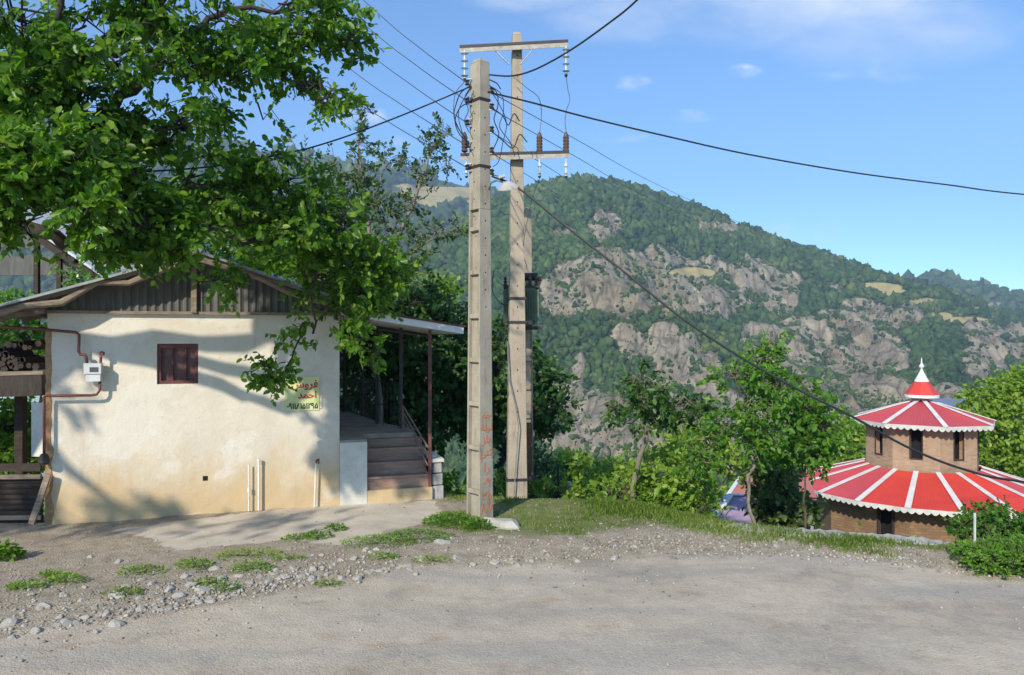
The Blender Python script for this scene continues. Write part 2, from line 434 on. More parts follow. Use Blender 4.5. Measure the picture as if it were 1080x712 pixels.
def ground_mat():
    m, nt, bs = new_mat('ground')
    co = objco(nt)
    def att(n): return nd(nt, 'ShaderNodeAttribute', attribute_name=n).outputs['Fac']
    fine = noise(nt, co, 45, 4, .7); mid = noise(nt, co, 6, 6, .7); big = noise(nt, co, .7, 5, .6)
    vo = nd(nt, 'ShaderNodeTexVoronoi', inp={'Scale': 55.0, 'Randomness': 1.0}); nt.links.new(co, vo.inputs['Vector'])
    vsep = nd(nt, 'ShaderNodeSeparateColor'); nt.links.new(vo.outputs['Color'], vsep.inputs[0])
    speck = vsep.outputs[0]
    road = ramp(nt, mid, [(.3, (.43, .365, .28)), (.7, (.52, .445, .345))])
    road = mixc(nt, math_(nt, 'MULTIPLY', smooth_(nt, big, .42, .62), .45), road, (.36, .29, .21))
    # worn wheel tracks, stretched along the road
    tr = noise(nt, objco(nt, (.12, 1.0, 1)), 1.6, 4, .6)
    road = mixc(nt, math_(nt, 'MULTIPLY', smooth_(nt, tr, .46, .62), .7), road, (.36, .325, .275))
    road = mixc(nt, math_(nt, 'MULTIPLY', smooth_(nt, speck, .6, .98), .22), road, (.58, .53, .45))
    road = mixc(nt, math_(nt, 'MULTIPLY', smooth_(nt, speck, .3, .02), .25), road, (.24, .21, .175))
    # darker repaired patches, brown soil smears and fine cracks
    road = mixc(nt, math_(nt, 'MULTIPLY', smooth_(nt, math_(nt, 'ADD', big, math_(nt, 'MULTIPLY', mid, .5)), .78, .9), .5), road, (.27, .245, .215))
    soil = noise(nt, objco(nt, (.8, 1.7, 1)), 1.3, 7, .75)
    road = mixc(nt, math_(nt, 'MULTIPLY', smooth_(nt, soil, .57, .66), .6), road, (.36, .255, .165))
    ck = nd(nt, 'ShaderNodeTexVoronoi', feature='DISTANCE_TO_EDGE', inp={'Scale': 1.1}); 
    wv_ = nd(nt, 'ShaderNodeVectorMath', operation='ADD'); wn_ = nd(nt, 'ShaderNodeTexNoise', inp={'Scale': 2.5, 'Detail': 4}); nt.links.new(co, wn_.inputs['Vector'])
    nt.links.new(co, wv_.inputs[0]); nt.links.new(wn_.outputs['Color'], wv_.inputs[1]); nt.links.new(wv_.outputs[0], ck.inputs['Vector'])
    road = mixc(nt, math_(nt, 'MULTIPLY', math_(nt, 'MULTIPLY', math_(nt, 'SUBTRACT', 1.0, smooth_(nt, ck.outputs['Distance'], .0, .012)), smooth_(nt, big, .5, .6)), .45), road, (.2, .175, .145))
    dirt = ramp(nt, mid, [(.3, (.25, .195, .135)), (.55, (.38, .315, .23)), (.75, (.46, .40, .31))])
    dirt = mixc(nt, math_(nt, 'MULTIPLY', smooth_(nt, speck, .55, .95), .5), dirt, (.45, .42, .36))
    dirt = mixc(nt, math_(nt, 'MULTIPLY', smooth_(nt, big, .5, .7), .4), dirt, (.23, .17, .11))
    apron = ramp(nt, noise(nt, co, 2.2, 6, .65), [(.3, (.44, .375, .29)), (.7, (.58, .52, .42))])
    crack = noise(nt, co, 9, 5, .8)
    apron = mixc(nt, math_(nt, 'MULTIPLY', smooth_(nt, crack, .6, .72), .5), apron, (.25, .2, .14))
    grn = ramp(nt, mid, [(.3, (.12, .16, .035)), (.55, (.19, .21, .07)), (.75, (.34, .28, .18))])
    c = mixc(nt, smooth_(nt, math_(nt, 'ADD', att('road'), math_(nt, 'MULTIPLY', math_(nt, 'SUBTRACT', mid, .5), .8)), .3, .7), dirt, road)
    c = mixc(nt, smooth_(nt, math_(nt, 'ADD', att('apron'), math_(nt, 'MULTIPLY', math_(nt, 'SUBTRACT', mid, .5), .7)), .35, .65), c, apron)
    c = mixc(nt, smooth_(nt, math_(nt, 'ADD', att('green'), math_(nt, 'MULTIPLY', math_(nt, 'SUBTRACT', big, .5), 1.6)), .35, .75), c, grn)
    nt.links.new(c, bs.inputs['Base Color']); bs.inputs['Roughness'].default_value = .95
    bs.inputs['Specular IOR Level'].default_value = .2
    h = math_(nt, 'ADD', math_(nt, 'MULTIPLY', vo.outputs['Distance'], -.5), math_(nt, 'ADD', fine, math_(nt, 'MULTIPLY', mid, 1.2)))
    rough = math_(nt, 'SUBTRACT', 1.0, math_(nt, 'ADD', math_(nt, 'MULTIPLY', att('apron'), .7), math_(nt, 'MULTIPLY', att('road'), .62)), True)
    bump(nt, bs, math_(nt, 'MULTIPLY', h, rough), .8, .022)
    return m
GM = ground_mat()
g = fast_mesh('ground', vs, fs, GM, smooth=True, atts={'road': road_m, 'apron': ap, 'green': green_m})
tag(g, kind='structure')

# ------------------------------------------------------------------ mountains
def mountain_mat():
    m, nt, bs = new_mat('mountainside')
    co = objco(nt)
    def att(n): return nd(nt, 'ShaderNodeAttribute', attribute_name=n).outputs['Fac']
    r1 = noise(nt, objco(nt, (1, 1, .45)), .045, 8, .75)
    r2 = noise(nt, co, .18, 6, .75)
    rock = ramp(nt, r1, [(.30, (.15, .14, .115)), (.42, (.37, .31, .225)), (.56, (.52, .44, .315)), (.75, (.62, .53, .385))])
    rock = mixc(nt, math_(nt, 'MULTIPLY', smooth_(nt, r2, .52, .7), .5), rock, (.17, .15, .13))
    r3 = noise(nt, co, .012, 4, .6)
    rock = mixc(nt, math_(nt, 'MULTIPLY', smooth_(nt, r3, .48, .6), .5), rock, (.33, .26, .14))
    vo = nd(nt, 'ShaderNodeTexVoronoi', feature='DISTANCE_TO_EDGE', inp={'Scale': .075}); nt.links.new(objco(nt, (1, .6, .38)), vo.inputs['Vector'])
    crk = math_(nt, 'SUBTRACT', 1.0, smooth_(nt, math_(nt, 'ADD', vo.outputs['Distance'], math_(nt, 'MULTIPLY', math_(nt, 'SUBTRACT', r2, .5), .25)), .0, .09))
    rock = mixc(nt, math_(nt, 'MULTIPLY', crk, .6), rock, (.10, .09, .075))
    st = noise(nt, objco(nt, (.25, .25, 1.6)), .12, 5, .7)
    rock = mixc(nt, math_(nt, 'MULTIPLY', smooth_(nt, st, .5, .62), .45), rock, (.27, .23, .17))
    veg = ramp(nt, r2, [(.3, (.035, .055, .018)), (.7, (.10, .12, .04))])
    fld = ramp(nt, r2, [(.3, (.36, .29, .12)), (.7, (.46, .38, .18))])
    c = mixc(nt, smooth_(nt, math_(nt, 'ADD', att('rock'), math_(nt, 'MULTIPLY', math_(nt, 'SUBTRACT', r2, .5), .9)), .35, .55), veg, rock)
    c = mixc(nt, smooth_(nt, math_(nt, 'ADD', att('field'), math_(nt, 'MULTIPLY', math_(nt, 'SUBTRACT', r2, .5), .5)), .4, .6), c, fld)
    nt.links.new(c, bs.inputs['Base Color']); bs.inputs['Roughness'].default_value = 1
    bs.inputs['Specular IOR Level'].default_value = .1
    h = math_(nt, 'ADD', r1, math_(nt, 'MULTIPLY', r2, .5))
    bump(nt, bs, math_(nt, 'MULTIPLY', h, math_(nt, 'ADD', att('rock'), .15)), 1.0, 7.0)
    return m
MM = mountain_mat()

ROCKS = [(600, 312, 22, 20), (630, 300, 34, 26), (662, 298, 30, 28), (686, 276, 15, 16), (700, 300, 35, 26), (738, 303, 34, 22), (762, 318, 28, 16),
         (790, 292, 20, 12), (815, 300, 24, 14), (822, 318, 16, 14), (640, 240, 15, 12), (592, 246, 12, 6), (758, 243, 16, 6), (800, 278, 14, 5),
         (660, 352, 16, 8), (675, 368, 18, 8), (700, 352, 14, 9), (715, 385, 22, 26), (722, 365, 14, 12), (742, 392, 16, 22),
         (800, 358, 16, 14), (830, 362, 28, 20), (850, 378, 18, 16), (885, 352, 30, 18), (905, 372, 38, 24), (930, 385, 20, 12), (890, 400, 26, 14), (950, 332, 18, 9), (925, 332, 20, 8), (905, 322, 16, 6),
         (610, 395, 8, 14), (600, 420, 16, 16), (625, 438, 36, 16), (660, 448, 40, 18), (610, 462, 40, 14), (650, 470, 40, 14), (700, 455, 34, 22), (745, 440, 34, 24), (700, 425, 20, 10), (770, 470, 50, 24),
         (840, 415, 40, 12), (870, 435, 50, 16), (930, 415, 26, 10), (1000, 420, 20, 10), (1035, 352, 20, 10), (1060, 372, 34, 12), (1040, 385, 20, 14), (1075, 350, 16, 8), (880, 305, 8, 3), (560, 440, 14, 10)]
FIELDS = [(1018, 339, 22, 4), (1045, 327, 24, 3), (990, 333, 12, 3), (925, 303, 22, 4), (945, 310, 14, 4), (730, 288, 20, 5), (975, 318, 14, 3)]
FFIELDS = [(455, 205, 40, 4.5), (478, 213, 16, 3), (450, 215, 20, 3.5), (435, 196, 16, 2), (470, 200, 30, 2.5)]

def ell(px, py, lst, soft=1.0):
    r = np.zeros(px.shape)
    for cx, cy, rx, ry in lst:
        q = ((px-cx)/rx/1.15)**2+((py-cy)/ry/1.15)**2
        r = np.maximum(r, np.clip(1.35-q*.75, 0, 1))
    return r

def build_mountain(name, xs, sky, D0, z0, Dr, nt_, rockl, fieldl, seed, disp, back):
    """height field seen across the valley: rows go from its foot (depth D0) to the ridge and over it"""
    xs_ = np.linspace(xs[0], xs[-1], 760)
    tan = (xs_-540)/F
    sy = np.interp(xs_, xs, sky)
    # smooth the skyline a little
    k = np.hanning(25); k /= k.sum(); sy = np.convolve(np.pad(sy, 12, mode='edge'), k, 'valid')
    DR = np.interp(xs_, xs, Dr)
    T = np.concatenate([np.linspace(0, 1, nt_), 1+np.linspace(.02, back, 14)])
    TT, XX = np.meshgrid(T, xs_, indexing='ij')
    SY = np.broadcast_to(sy, TT.shape); DD = np.broadcast_to(DR, TT.shape)
    zr = EYE+(356-SY)/F*DD
    D = D0+(DD-D0)*TT
    up = np.clip(TT, 0, 1)
    prof = up*.82+.18*up**2
    z = z0+(zr-z0)*prof-np.clip(TT-1, 0, 9)*(zr-z0)*1.1
    X = (XX-540)/F*D
    p = np.stack([X, D, z], -1)
    w = np.clip(up*4, 0, 1)*np.clip((1.02-up)*6, .12, 1)
    n1 = ridged(p/np.array([260., 420., 300.]), 4, seed)
    n2 = fbm(p/60., 4, seed+5)
    z = z+w*disp*((n1-.3)*1.0+.22*n2)
    py = 356-(z-EYE)/D*F
    r = ell(XX, py, rockl)
    q = np.stack([X/30., D/60., z/25.], -1)
    rn = fbm(q, 5, seed+9)
    f = ell(XX, py, fieldl) if fieldl else 0*r
    r = np.clip(r*1.0+1.25*rn*(r > .01)-.03, 0, 1)*(f < .4)
    cr = ridged(np.stack([X/38., D/90., z/60.], -1), 5, seed+12)
    z = z+r*15*(cr-.2)*w
    D2 = D-r*(16*(cr-.2)+10*rn)
    X = (XX-540)/F*D2
    v = np.stack([X, D2, z], -1).reshape(-1, 3)
    h, w_ = TT.shape
    ii = np.arange(h*w_).reshape(h, w_)
    fc = np.stack([ii[:-1, :-1], ii[:-1, 1:], ii[1:, 1:], ii[1:, :-1]], -1).reshape(-1, 4)
    o = fast_mesh(name, v, fc, MM, smooth=True, atts={'rock': r.ravel(), 'field': f.ravel()})
    tag(o, kind='structure')
    return v.reshape(h, w_, 3), r, f

def ico():
    t = (1+5**.5)/2
    v = np.array([(-1, t, 0), (1, t, 0), (-1, -t, 0), (1, -t, 0), (0, -1, t), (0, 1, t), (0, -1, -t), (0, 1, -t), (t, 0, -1), (t, 0, 1), (-t, 0, -1), (-t, 0, 1)], float)
    v /= np.linalg.norm(v[0])
    f = np.array([(0, 11, 5), (0, 5, 1), (0, 1, 7), (0, 7, 10), (0, 10, 11), (1, 5, 9), (5, 11, 4), (11, 10, 2), (10, 7, 6), (7, 1, 8), (3, 9, 4), (3, 4, 2), (3, 2, 6), (3, 6, 8), (3, 8, 9), (4, 9, 5), (2, 4, 11), (6, 2, 10), (8, 6, 7), (9, 8, 1)])
    return v, f
ICOV, ICOF = ico()

def forest(name, label, grid, rock, field, n, size, m, seed, tmax, rockp=.3):
    rg = np.random.default_rng(seed)
    h, w, _ = grid.shape
    a = rg.random(n*3)*(tmax-1); b = rg.random(n*3)*(w-2)
    i = a.astype(int); j = b.astype(int); fa = (a-i)[:, None]; fb = (b-j)[:, None]
    p = (grid[i, j]*(1-fa)*(1-fb)+grid[i+1, j]*fa*(1-fb)+grid[i, j+1]*(1-fa)*fb+grid[i+1, j+1]*fa*fb)
    rk = rock[i, j]; fl = field[i, j]
    dens = np.where(fl > .35, .0, 1-(1-rockp)*np.clip((rk-.15)/.45, 0, 1))
    cl = fbm(p/35., 3, seed+3)
    cl2 = fbm(p/14., 2, seed+6); dens = dens*np.clip(.85+cl*.9, .15, 1.2)*np.where(rk > .2, np.clip(.6+cl2*3.2, 0, 1.8), 1)
    keep = rg.random(len(p)) < dens
    p = p[keep][:n]; n = len(p); rk = rk[keep][:n]
    s = size*(.45+1.5*rg.random(n)**3)*np.where(rk > .22, .6, 1)*np.clip(p[:, 1]/(950. if size < 5 else 1700.), .5, 1.15)
    sc3 = np.stack([s, s, s*(.8+.6*rg.random(n))], -1)
    V = (ICOV[None]*(1+.75*(rg.random((n, 12, 1))-.5))+.26*rg.normal(size=(n, 12, 3)))*sc3[:, None]
    V = V+(p+np.array([0, 0, .55])*s[:, None])[:, None]
    Fc = ICOF[None]+(np.arange(n)*12)[:, None, None]
    tint = np.clip(.36+.5*cl[keep][:n]+.36*(rg.random(n)-.5)*2+.3*fbm(p/120., 3, seed+8), 0, 1)
    o = fast_mesh(name, V.reshape(-1, 3), Fc.reshape(-1, 3), m, tint=np.repeat(tint, 12), smooth=False)
    tag(o, label, 'forest', kind='stuff')
    return o

MT['forest'] = leaf_mat('forest_crown', (.026, .058, .018), (.058, .105, .03), (.14, .175, .055), .0, .9, .1)

NX = [150, 300, 400, 450, 490, 530, 570, 620, 660, 700, 750, 790, 830, 870, 910, 950, 1000, 1080, 1180, 1350]
NY = [430, 372, 305, 268, 240, 212, 197, 189, 196, 208, 228, 246, 262, 272, 287, 300, 314, 336, 365, 400]
ND = [700, 760, 850, 900, 940, 980, 1000, 1020, 1040, 1060, 1080, 1100, 1110, 1120, 1130, 1140, 1150, 1160, 1160, 1150]
grid, rk, fl = build_mountain('mountain', NX, NY, 340, -98, ND, 330, ROCKS, FIELDS, 31, 55, .35)
forest('mountain_forest', 'dense green woodland covering the slopes between the pale crags', grid, rk, fl, 130000, 3.1, MT['forest'], 5, 334)
FX = [-500, -200, 0, 100, 200, 300, 380, 440, 490, 560, 620, 760, 900, 935, 965, 1000, 1040, 1080, 1200, 1400]
FY = [90, 110, 128, 138, 150, 165, 177, 184, 197, 206, 222, 300, 306, 304, 295, 297, 309, 320, 350, 380]
FD = [1500]*4+[1700]*3+[1900]*13
grid2, rk2, fl2 = build_mountain('distant_mountain', FX, FY, 900, -60, FD, 200, [], FFIELDS+[(1040, 322, 30, 2.5)], 77, 60, .3)
forest('distant_forest', 'hazy blue green woodland on the farther ridge behind', grid2, rk2, fl2, 26000, 8.5, MT['forest'], 9, 204)

# ------------------------------------------------------------------ foliage helpers
LT = np.array([(0, 0, 0), (.28, .30, .07), (.68, .27, .05), (1, 0, -.06), (.68, -.27, .05), (.28, -.30, .07)])
LF = np.array([(0, 3, 2, 1), (0, 5, 4, 3)])
def leaf_geo(pos, d, nrm, size, width=1.0):
    n = len(pos)
    d = norm(d); s = norm(np.cross(nrm, d)); u = np.cross(d, s)
    t = LT[None]*size[:, None, None]
    V = pos[:, None]+t[..., 0:1]*d[:, None]+t[..., 1:2]*width*s[:, None]+t[..., 2:3]*u[:, None]
    Fc = LF[None]+(np.arange(n)*6)[:, None, None]
    return V.reshape(-1, 3), Fc.reshape(-1, 4)

def crown(blobs, leaf, per=7, tw=.28, droop=.25, seed=1, width=1.0, gap=.0, gs=1.2, flat=.6, tintbias=0, shell=2.2):
    """blobs: (centre, (rx,ry,rz), n_twigs); returns leaf geometry, tints and twig segments"""
    rg = np.random.default_rng(seed)
    PV, PF, TI, TW = [], [], [], []; off = 0
    for c, r, n in blobs:
        c = np.array(c); r = np.array(r)
        u = norm(rg.normal(size=(n*3, 3))); rad = rg.random((n*3, 1))**(1/shell)
        lump = 1+.28*fbm(u*1.7+c*.7, 2, seed+2)[:, None]*1.6
        p = c+u*rad*r*lump
        g_ = fbm(p*gs, 3, seed+7)
        p_ok = g_ > gap-.12
        p = p[p_ok][:n]; u = u[p_ok][:n]; k = len(p)
        tdir = norm(u*.8+rg.normal(size=(k, 3))*.55+np.array([0, 0, .15-droop]))
        L = tw*(.6+.8*rg.random(k))
        TW.append((p-tdir*L[:, None]*.7, p+tdir*L[:, None], c))
        tt = (np.arange(per)+.5)/per
        lp = p[:, None]+tdir[:, None]*(L[:, None]*tt)[..., None]
        side = norm(np.cross(tdir, rg.normal(size=(k, 3))))
        sgn = np.where(np.arange(per) % 2 == 0, 1, -1)[None, :, None]
        ld = norm(tdir[:, None]*.7+side[:, None]*sgn*.9+rg.normal(size=(k, per, 3))*.35+np.array([0, 0, -droop]))
        nm = norm(rg.normal(size=(k, per, 3))*flat+np.array([-.15, -.7, .75]))
        sz = leaf*(.5+.8*rg.random((k, per)))*(.8+.4*rg.random((k, 1)))
        V, Fc = leaf_geo(lp.reshape(-1, 3), ld.reshape(-1, 3), nm.reshape(-1, 3), sz.ravel(), width)
        clump = .22*fbm(p*.9, 2, seed+11)
        ti = np.clip(.45+tintbias+clump[:, None]+.22*rg.normal(size=(k, per)), 0, 1).ravel()
        young = rg.random(k*per) < .05
        ti = np.where(young, 1, ti)
        PV.append(V); PF.append(Fc+off); TI.append(np.repeat(ti, 6)); off += len(V)
    return np.concatenate(PV), np.concatenate(PF), np.concatenate(TI), TW

def twig_mesh(mb, TW, rg, frac=.6, r=.006, link=.25):
    for a, b, c in TW:
        for i in range(len(a)):
            if rg.random() > frac: continue
            if rg.random() < link:
                mid = (a[i]*.55+c*.45)+rg.normal(size=3)*.08
                mb.tube([c+rg.normal(size=3)*.05, mid, a[i], b[i]], [r*2.4, r*1.7, r*1.2, r*.5], 4, False)
            else:
                mb.tube([a[i], b[i]], [r, r*.5], 3, False)

def bend(p0, p1, n=6, amp=.1, seed=0, sag=0):
    rg = np.random.default_rng(seed); p0 = np.array(p0, float); p1 = np.array(p1, float)
    t = np.linspace(0, 1, n)[:, None]; L = np.linalg.norm(p1-p0)
    q = p0*(1-t)+p1*t+rg.normal(size=(n, 3))*amp*L*.12*np.sin(math.pi*t)
    q[:, 2] += sag*L*np.sin(math.pi*t[:, 0])
    return q

def tree(name, label, cat, base, limbs, blobs, leafm, barkm, leaf=.1, group=None, seed=1, twfrac=.5, twr=.006, link=.25, trunkname='trunk', **kw):
    """limbs: list of (points, r0, r1)"""
    t = thing(name, base, label, cat, group)
    mb = MB(); rg = np.random.default_rng(seed+100)
    for pts, r0, r1 in limbs:
        pts = np.array(pts, float); m = len(pts)
        # resample with wobble
        q = [pts[0]]
        for i in range(m-1):
            seg = bend(pts[i], pts[i+1], 5, .5, int(seed*13+i))
            q += list(seg[1:])
        q = np.array(q); rr = np.linspace(r0, r1, len(q))*(1+.12*rg.normal(size=len(q)))
        mb.tube(q, list(np.abs(rr)), 8)
    V, Fc, ti, TW = crown(blobs, leaf, seed=seed, **kw)
    twig_mesh(mb, TW, rg, twfrac, twr, link)
    mb.build(trunkname, barkm, t, smooth=True)
    fast_mesh('crown', V, Fc, leafm, t, tint=ti)
    return t

def B(x, y, D, rx, ry, rd, n):
    """blob placed at photo pixel (x,y), depth D; rx,ry in pixels, rd in metres"""
    return (P(x, y, D), (rx/F*D, rd, ry/F*D), n)

# --- the large walnut on the left, its trunk outside the picture
wb = []
WAL = [(20, 20, 7.2, 60, 40, 1.0, 110), (90, 20, 7.6, 60, 45, 1.1, 150), (160, 15, 8.0, 60, 45, 1.0, 150), (230, 15, 8.2, 60, 42, .9, 140), (300, 10, 8.4, 50, 30, .8, 95), (350, 8, 8.6, 36, 24, .6, 55),
       (372, 45, 8.6, 20, 17, .4, 26), (320, 48, 8.5, 38, 22, .6, 62), (262, 70, 8.4, 45, 32, .8, 100), (320, 92, 8.4, 36, 15, .4, 42), (345, 100, 8.3, 16, 11, .3, 16), (275, 112, 8.4, 26, 13, .4, 26), (200, 75, 8.1, 50, 40, 1.0, 130),
       (130, 75, 7.8, 55, 38, 1.1, 130), (60, 105, 7.4, 50, 30, 1.0, 100), (10, 110, 7.0, 36, 36, .8, 70), (120, 130, 7.7, 60, 34, 1.1, 130), (190, 135, 8.0, 48, 36, .9, 120), (225, 120, 8.2, 26, 40, .6, 60),
       (15, 175, 6.7, 46, 30, .7, 90), (80, 175, 7.0, 52, 34, .8, 130), (145, 185, 7.5, 55, 36, .9, 130), (205, 190, 8.2, 38, 34, .8, 90),
       (30, 215, 6.6, 44, 24, .6, 120), (5, 190, 6.6, 30, 30, .6, 80), (60, 205, 6.8, 40, 26, .6, 110), (20, 232, 6.8, 40, 16, .5, 90), (85, 248, 7.0, 34, 16, .5, 60), (90, 225, 6.8, 44, 26, .6, 95), (150, 238, 7.3, 44, 28, .7, 110), (180, 262, 7.4, 22, 22, .4, 45), (110, 262, 7.0, 26, 14, .4, 34), (200, 232, 8.0, 40, 26, .7, 80),
       # lobe over the roof, right of the gable
       (255, 190, 9.0, 34, 26, .6, 70), (300, 195, 9.4, 40, 30, .7, 95), (250, 225, 8.8, 40, 24, .7, 75), (300, 245, 9.2, 48, 34, .8, 150), (350, 240, 9.6, 44, 36, .8, 130), (385, 275, 9.9, 40, 36, .7, 110),
       (335, 290, 9.4, 48, 28, .7, 130), (290, 278, 9.2, 32, 18, .6, 60), (385, 312, 9.9, 28, 16, .5, 50), (345, 325, 9.6, 40, 20, .5, 80), (236, 298, 8.9, 20, 16, .3, 24), (378, 352, 9.8, 14, 22, .3, 26), (415, 285, 10.1, 20, 20, .5, 34),
       (325, 352, 9.7, 26, 20, .3, 44), (332, 366, 9.75, 12, 8, .2, 10), (283, 388, 9.5, 8, 11, .12, 16), (292, 402, 9.6, 12, 9, .15, 20), (296, 414, 9.65, 8, 6, .12, 9), (398, 372, 9.9, 10, 12, .2, 9), (290, 320, 9.3, 22, 10, .3, 22)]
for x, y, D, rx, ry, rd, n in WAL: wb.append(B(x, y, D, rx*(.88 if x < 280 else 1.0), ry*(.88 if x < 280 else .97), rd, int(n*1.05)))
for x, y, z, n in ((-9.2, 7.4, 5.2, 150), (-10.2, 7.2, 4.6, 120), (-8.6, 7.0, 6.2, 150), (-10.4, 8.2, 5.8, 120), (-7.9, 8.2, 5.4, 110), (-9.4, 3.6, 4.1, 60), (-8.3, 3.75, 4.0, 60), (-7.2, 3.9, 4.05, 60), (-6.3, 3.9, 3.95, 45), (-5.5, 4.0, 4.0, 30), (-8.0, 5.4, 4.6, 40)): wb.append((np.array([x, y, z]), (.75, .45, .38) if n < 100 else (1.1, .9, .8), n))
wbase = np.array([-8.9, 7.4, 0.0])
fork = P(-190, 190, 7.5)
limbs = [([wbase+[0, 0, -.3], wbase+[.1, .05, 1.4], fork], .36, .26),
         ([fork, P(-10, 150, 7.5), P(60, 86, 7.6), P(98, 59, 7.8), P(126, 34, 8), P(175, -10, 8.2), P(260, -60, 8.6)], .11, .04),
         ([P(30, 105, 7.6), P(48, 62, 7.4), P(58, 30, 7.4), P(70, -10, 7.4), P(90, -80, 7.3)], .05, .03),
         ([fork, P(30, 200, 7.6), P(100, 133, 7.8), P(140, 94, 8.0), P(168, 70, 8.1), P(202, 34, 8.3), P(240, 10, 8.4), P(330, 5, 8.6)], .085, .02),
         ([P(98, 59, 7.8), P(140, 50, 7.9), P(205, 55, 8.2), P(262, 70, 8.4), P(320, 90, 8.4)], .04, .014),
         ([P(202, 34, 8.3), P(262, 28, 8.4), P(320, 36, 8.5), P(375, 44, 8.6)], .03, .012),
         ([fork, P(-20, 225, 7.6), P(50, 246, 7.6), P(86, 262, 7.9), P(125, 278, 8.2), P(170, 262, 8.5), P(215, 243, 8.8), P(262, 222, 9.2), P(320, 215, 9.5), P(380, 255, 9.9)], .08, .02),
         ([P(125, 278, 8.2), P(165, 245, 8.3), P(210, 240, 8.6), P(300, 262, 9.2), P(330, 300, 9.5), P(330, 352, 9.7)], .05, .014),
         ([P(320, 340, 9.6), P(310, 370, 9.6), P(301, 392, 9.55), P(305, 410, 9.6)], .014, .006),
         ([P(301, 382, 9.6), P(285, 385, 9.5)], .008, .004),
         ([fork, P(-60, 120, 6.8), P(-30, 170, 6.6), P(60, 190, 6.8), P(130, 210, 7.2)], .06, .015),
         ([fork, np.array([-8.4, 5.4, 4.3]), np.array([-7.8, 3.8, 4.0]), np.array([-5.6, 3.95, 4.0])], .1, .02),
         ([P(100, 133, 7.8), P(130, 160, 7.6), P(150, 200, 7.5), P(170, 250, 7.4)], .03, .01)]
tree('walnut_tree', 'large walnut tree with broad leaves arching over the roof of the cream house', 'tree', wbase, limbs, wb, MT['walnut'], MT['darkbark'],
     leaf=.090, seed=3, per=10, tw=.24, droop=.38, gap=.23, gs=2.0, flat=.85, width=.92, twfrac=.5, twr=.005, link=.3)

# --- sparse plum behind the house with long bare shoots
Dp = 15.5
pb = []
for x, y, rx, ry, n in [(380, 112, 5, 14, 11), (378, 145, 8, 22, 22), (376, 180, 12, 20, 34), (366, 190, 22, 14, 30), (408, 165, 20, 8, 20), (425, 168, 12, 7, 12),
                        (466, 140, 8, 12, 14), (455, 158, 14, 12, 26), (470, 175, 12, 5, 10), (445, 190, 9, 16, 18), (435, 215, 10, 16, 20), (460, 245, 30, 9, 34), (440, 265, 20, 8, 16), (485, 238, 8, 6, 7),
                        (345, 170, 10, 10, 10), (318, 165, 12, 14, 14), (305, 150, 4, 10, 5), (352, 210, 34, 24, 70), (395, 215, 30, 26, 60), (415, 240, 28, 24, 55), (430, 285, 20, 24, 30)]:
    pb.append(B(x, y, Dp, rx, ry, .5, n))
pbase = np.array([P(400, 500, Dp)[0], Dp, -.7])
tree('plum_tree', 'sparse tree with long upright shoots rising behind the house roof', 'tree', pbase,
     [([pbase, P(398, 400, Dp), P(395, 300, Dp)], .07, .05), ([P(395, 300, Dp), P(385, 220, Dp), P(378, 160, Dp), P(380, 98, Dp)], .05, .006),
      ([P(395, 300, Dp), P(425, 240, Dp), P(441, 200, Dp), P(452, 165, Dp), P(468, 130, Dp)], .05, .008), ([P(441, 200, Dp), P(470, 178, Dp)], .01, .006),
      ([P(420, 290, Dp), P(440, 262, Dp), P(465, 246, Dp), P(492, 236, Dp)], .03, .006), ([P(385, 220, Dp), P(410, 172, Dp), P(432, 166, Dp)], .02, .005),
      ([P(385, 230, Dp), P(350, 190, Dp), P(320, 168, Dp), P(303, 142, Dp)], .025, .005)],
     pb, MT['plum'], MT['palebark'], leaf=.085, seed=5, per=8, tw=.22, droop=.0, gap=-.3, flat=.9, twfrac=.8, twr=.006, link=.12)

def simple_tree(name, label, cat, x, D, ybase, blobs, leafm, leaf, seed, group=None, bark='bark', tr=.08, zb=None, ytop=None, lean=0, **kw):
    X = (x-540)/F*D
    zb = float(ground_z(X, D))-.05 if zb is None else zb
    base = np.array([X, D, zb])
    bl = [B(*b) for b in blobs]
    cen = np.mean([b[0] for b in bl], axis=0)
    limbs = []
    top = base*.35+cen*.65 if ytop is None else P(x+lean, ytop, D)
    limbs.append(([base, (base+top)/2+np.array([lean*.2/F*D, 0, 0]), top], tr, tr*.6))
    for b in bl:
        limbs.append(([top, (top+b[0])/2, b[0]], tr*.42, tr*.12))
    return tree(name, label, cat, base, limbs, bl, leafm, MT[bark], leaf=leaf, seed=seed, group=group, **kw)

# dark broadleaf trees behind the porch and the poles
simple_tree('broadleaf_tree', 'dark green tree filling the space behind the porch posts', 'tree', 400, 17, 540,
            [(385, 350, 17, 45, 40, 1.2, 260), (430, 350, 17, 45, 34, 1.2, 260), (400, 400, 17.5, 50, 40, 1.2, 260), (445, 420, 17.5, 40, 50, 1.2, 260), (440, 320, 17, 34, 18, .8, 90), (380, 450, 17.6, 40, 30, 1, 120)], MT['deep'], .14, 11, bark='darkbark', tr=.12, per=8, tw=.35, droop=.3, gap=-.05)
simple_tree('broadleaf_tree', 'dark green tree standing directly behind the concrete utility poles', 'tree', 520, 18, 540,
            [(480, 370, 18, 40, 45, 1.2, 260), (520, 385, 18, 42, 50, 1.3, 300), (560, 410, 18, 26, 32, 1, 120), (485, 440, 18.4, 44, 46, 1.2, 300), (540, 450, 18.4, 34, 26, 1, 140), (577, 400, 18, 20, 16, .6, 34), (583, 425, 18, 20, 14, .6, 34), (577, 450, 18, 16, 14, .6, 24)], MT['deep'], .14, 13, bark='darkbark', tr=.12, per=8, tw=.35, droop=.3, gap=-.02)
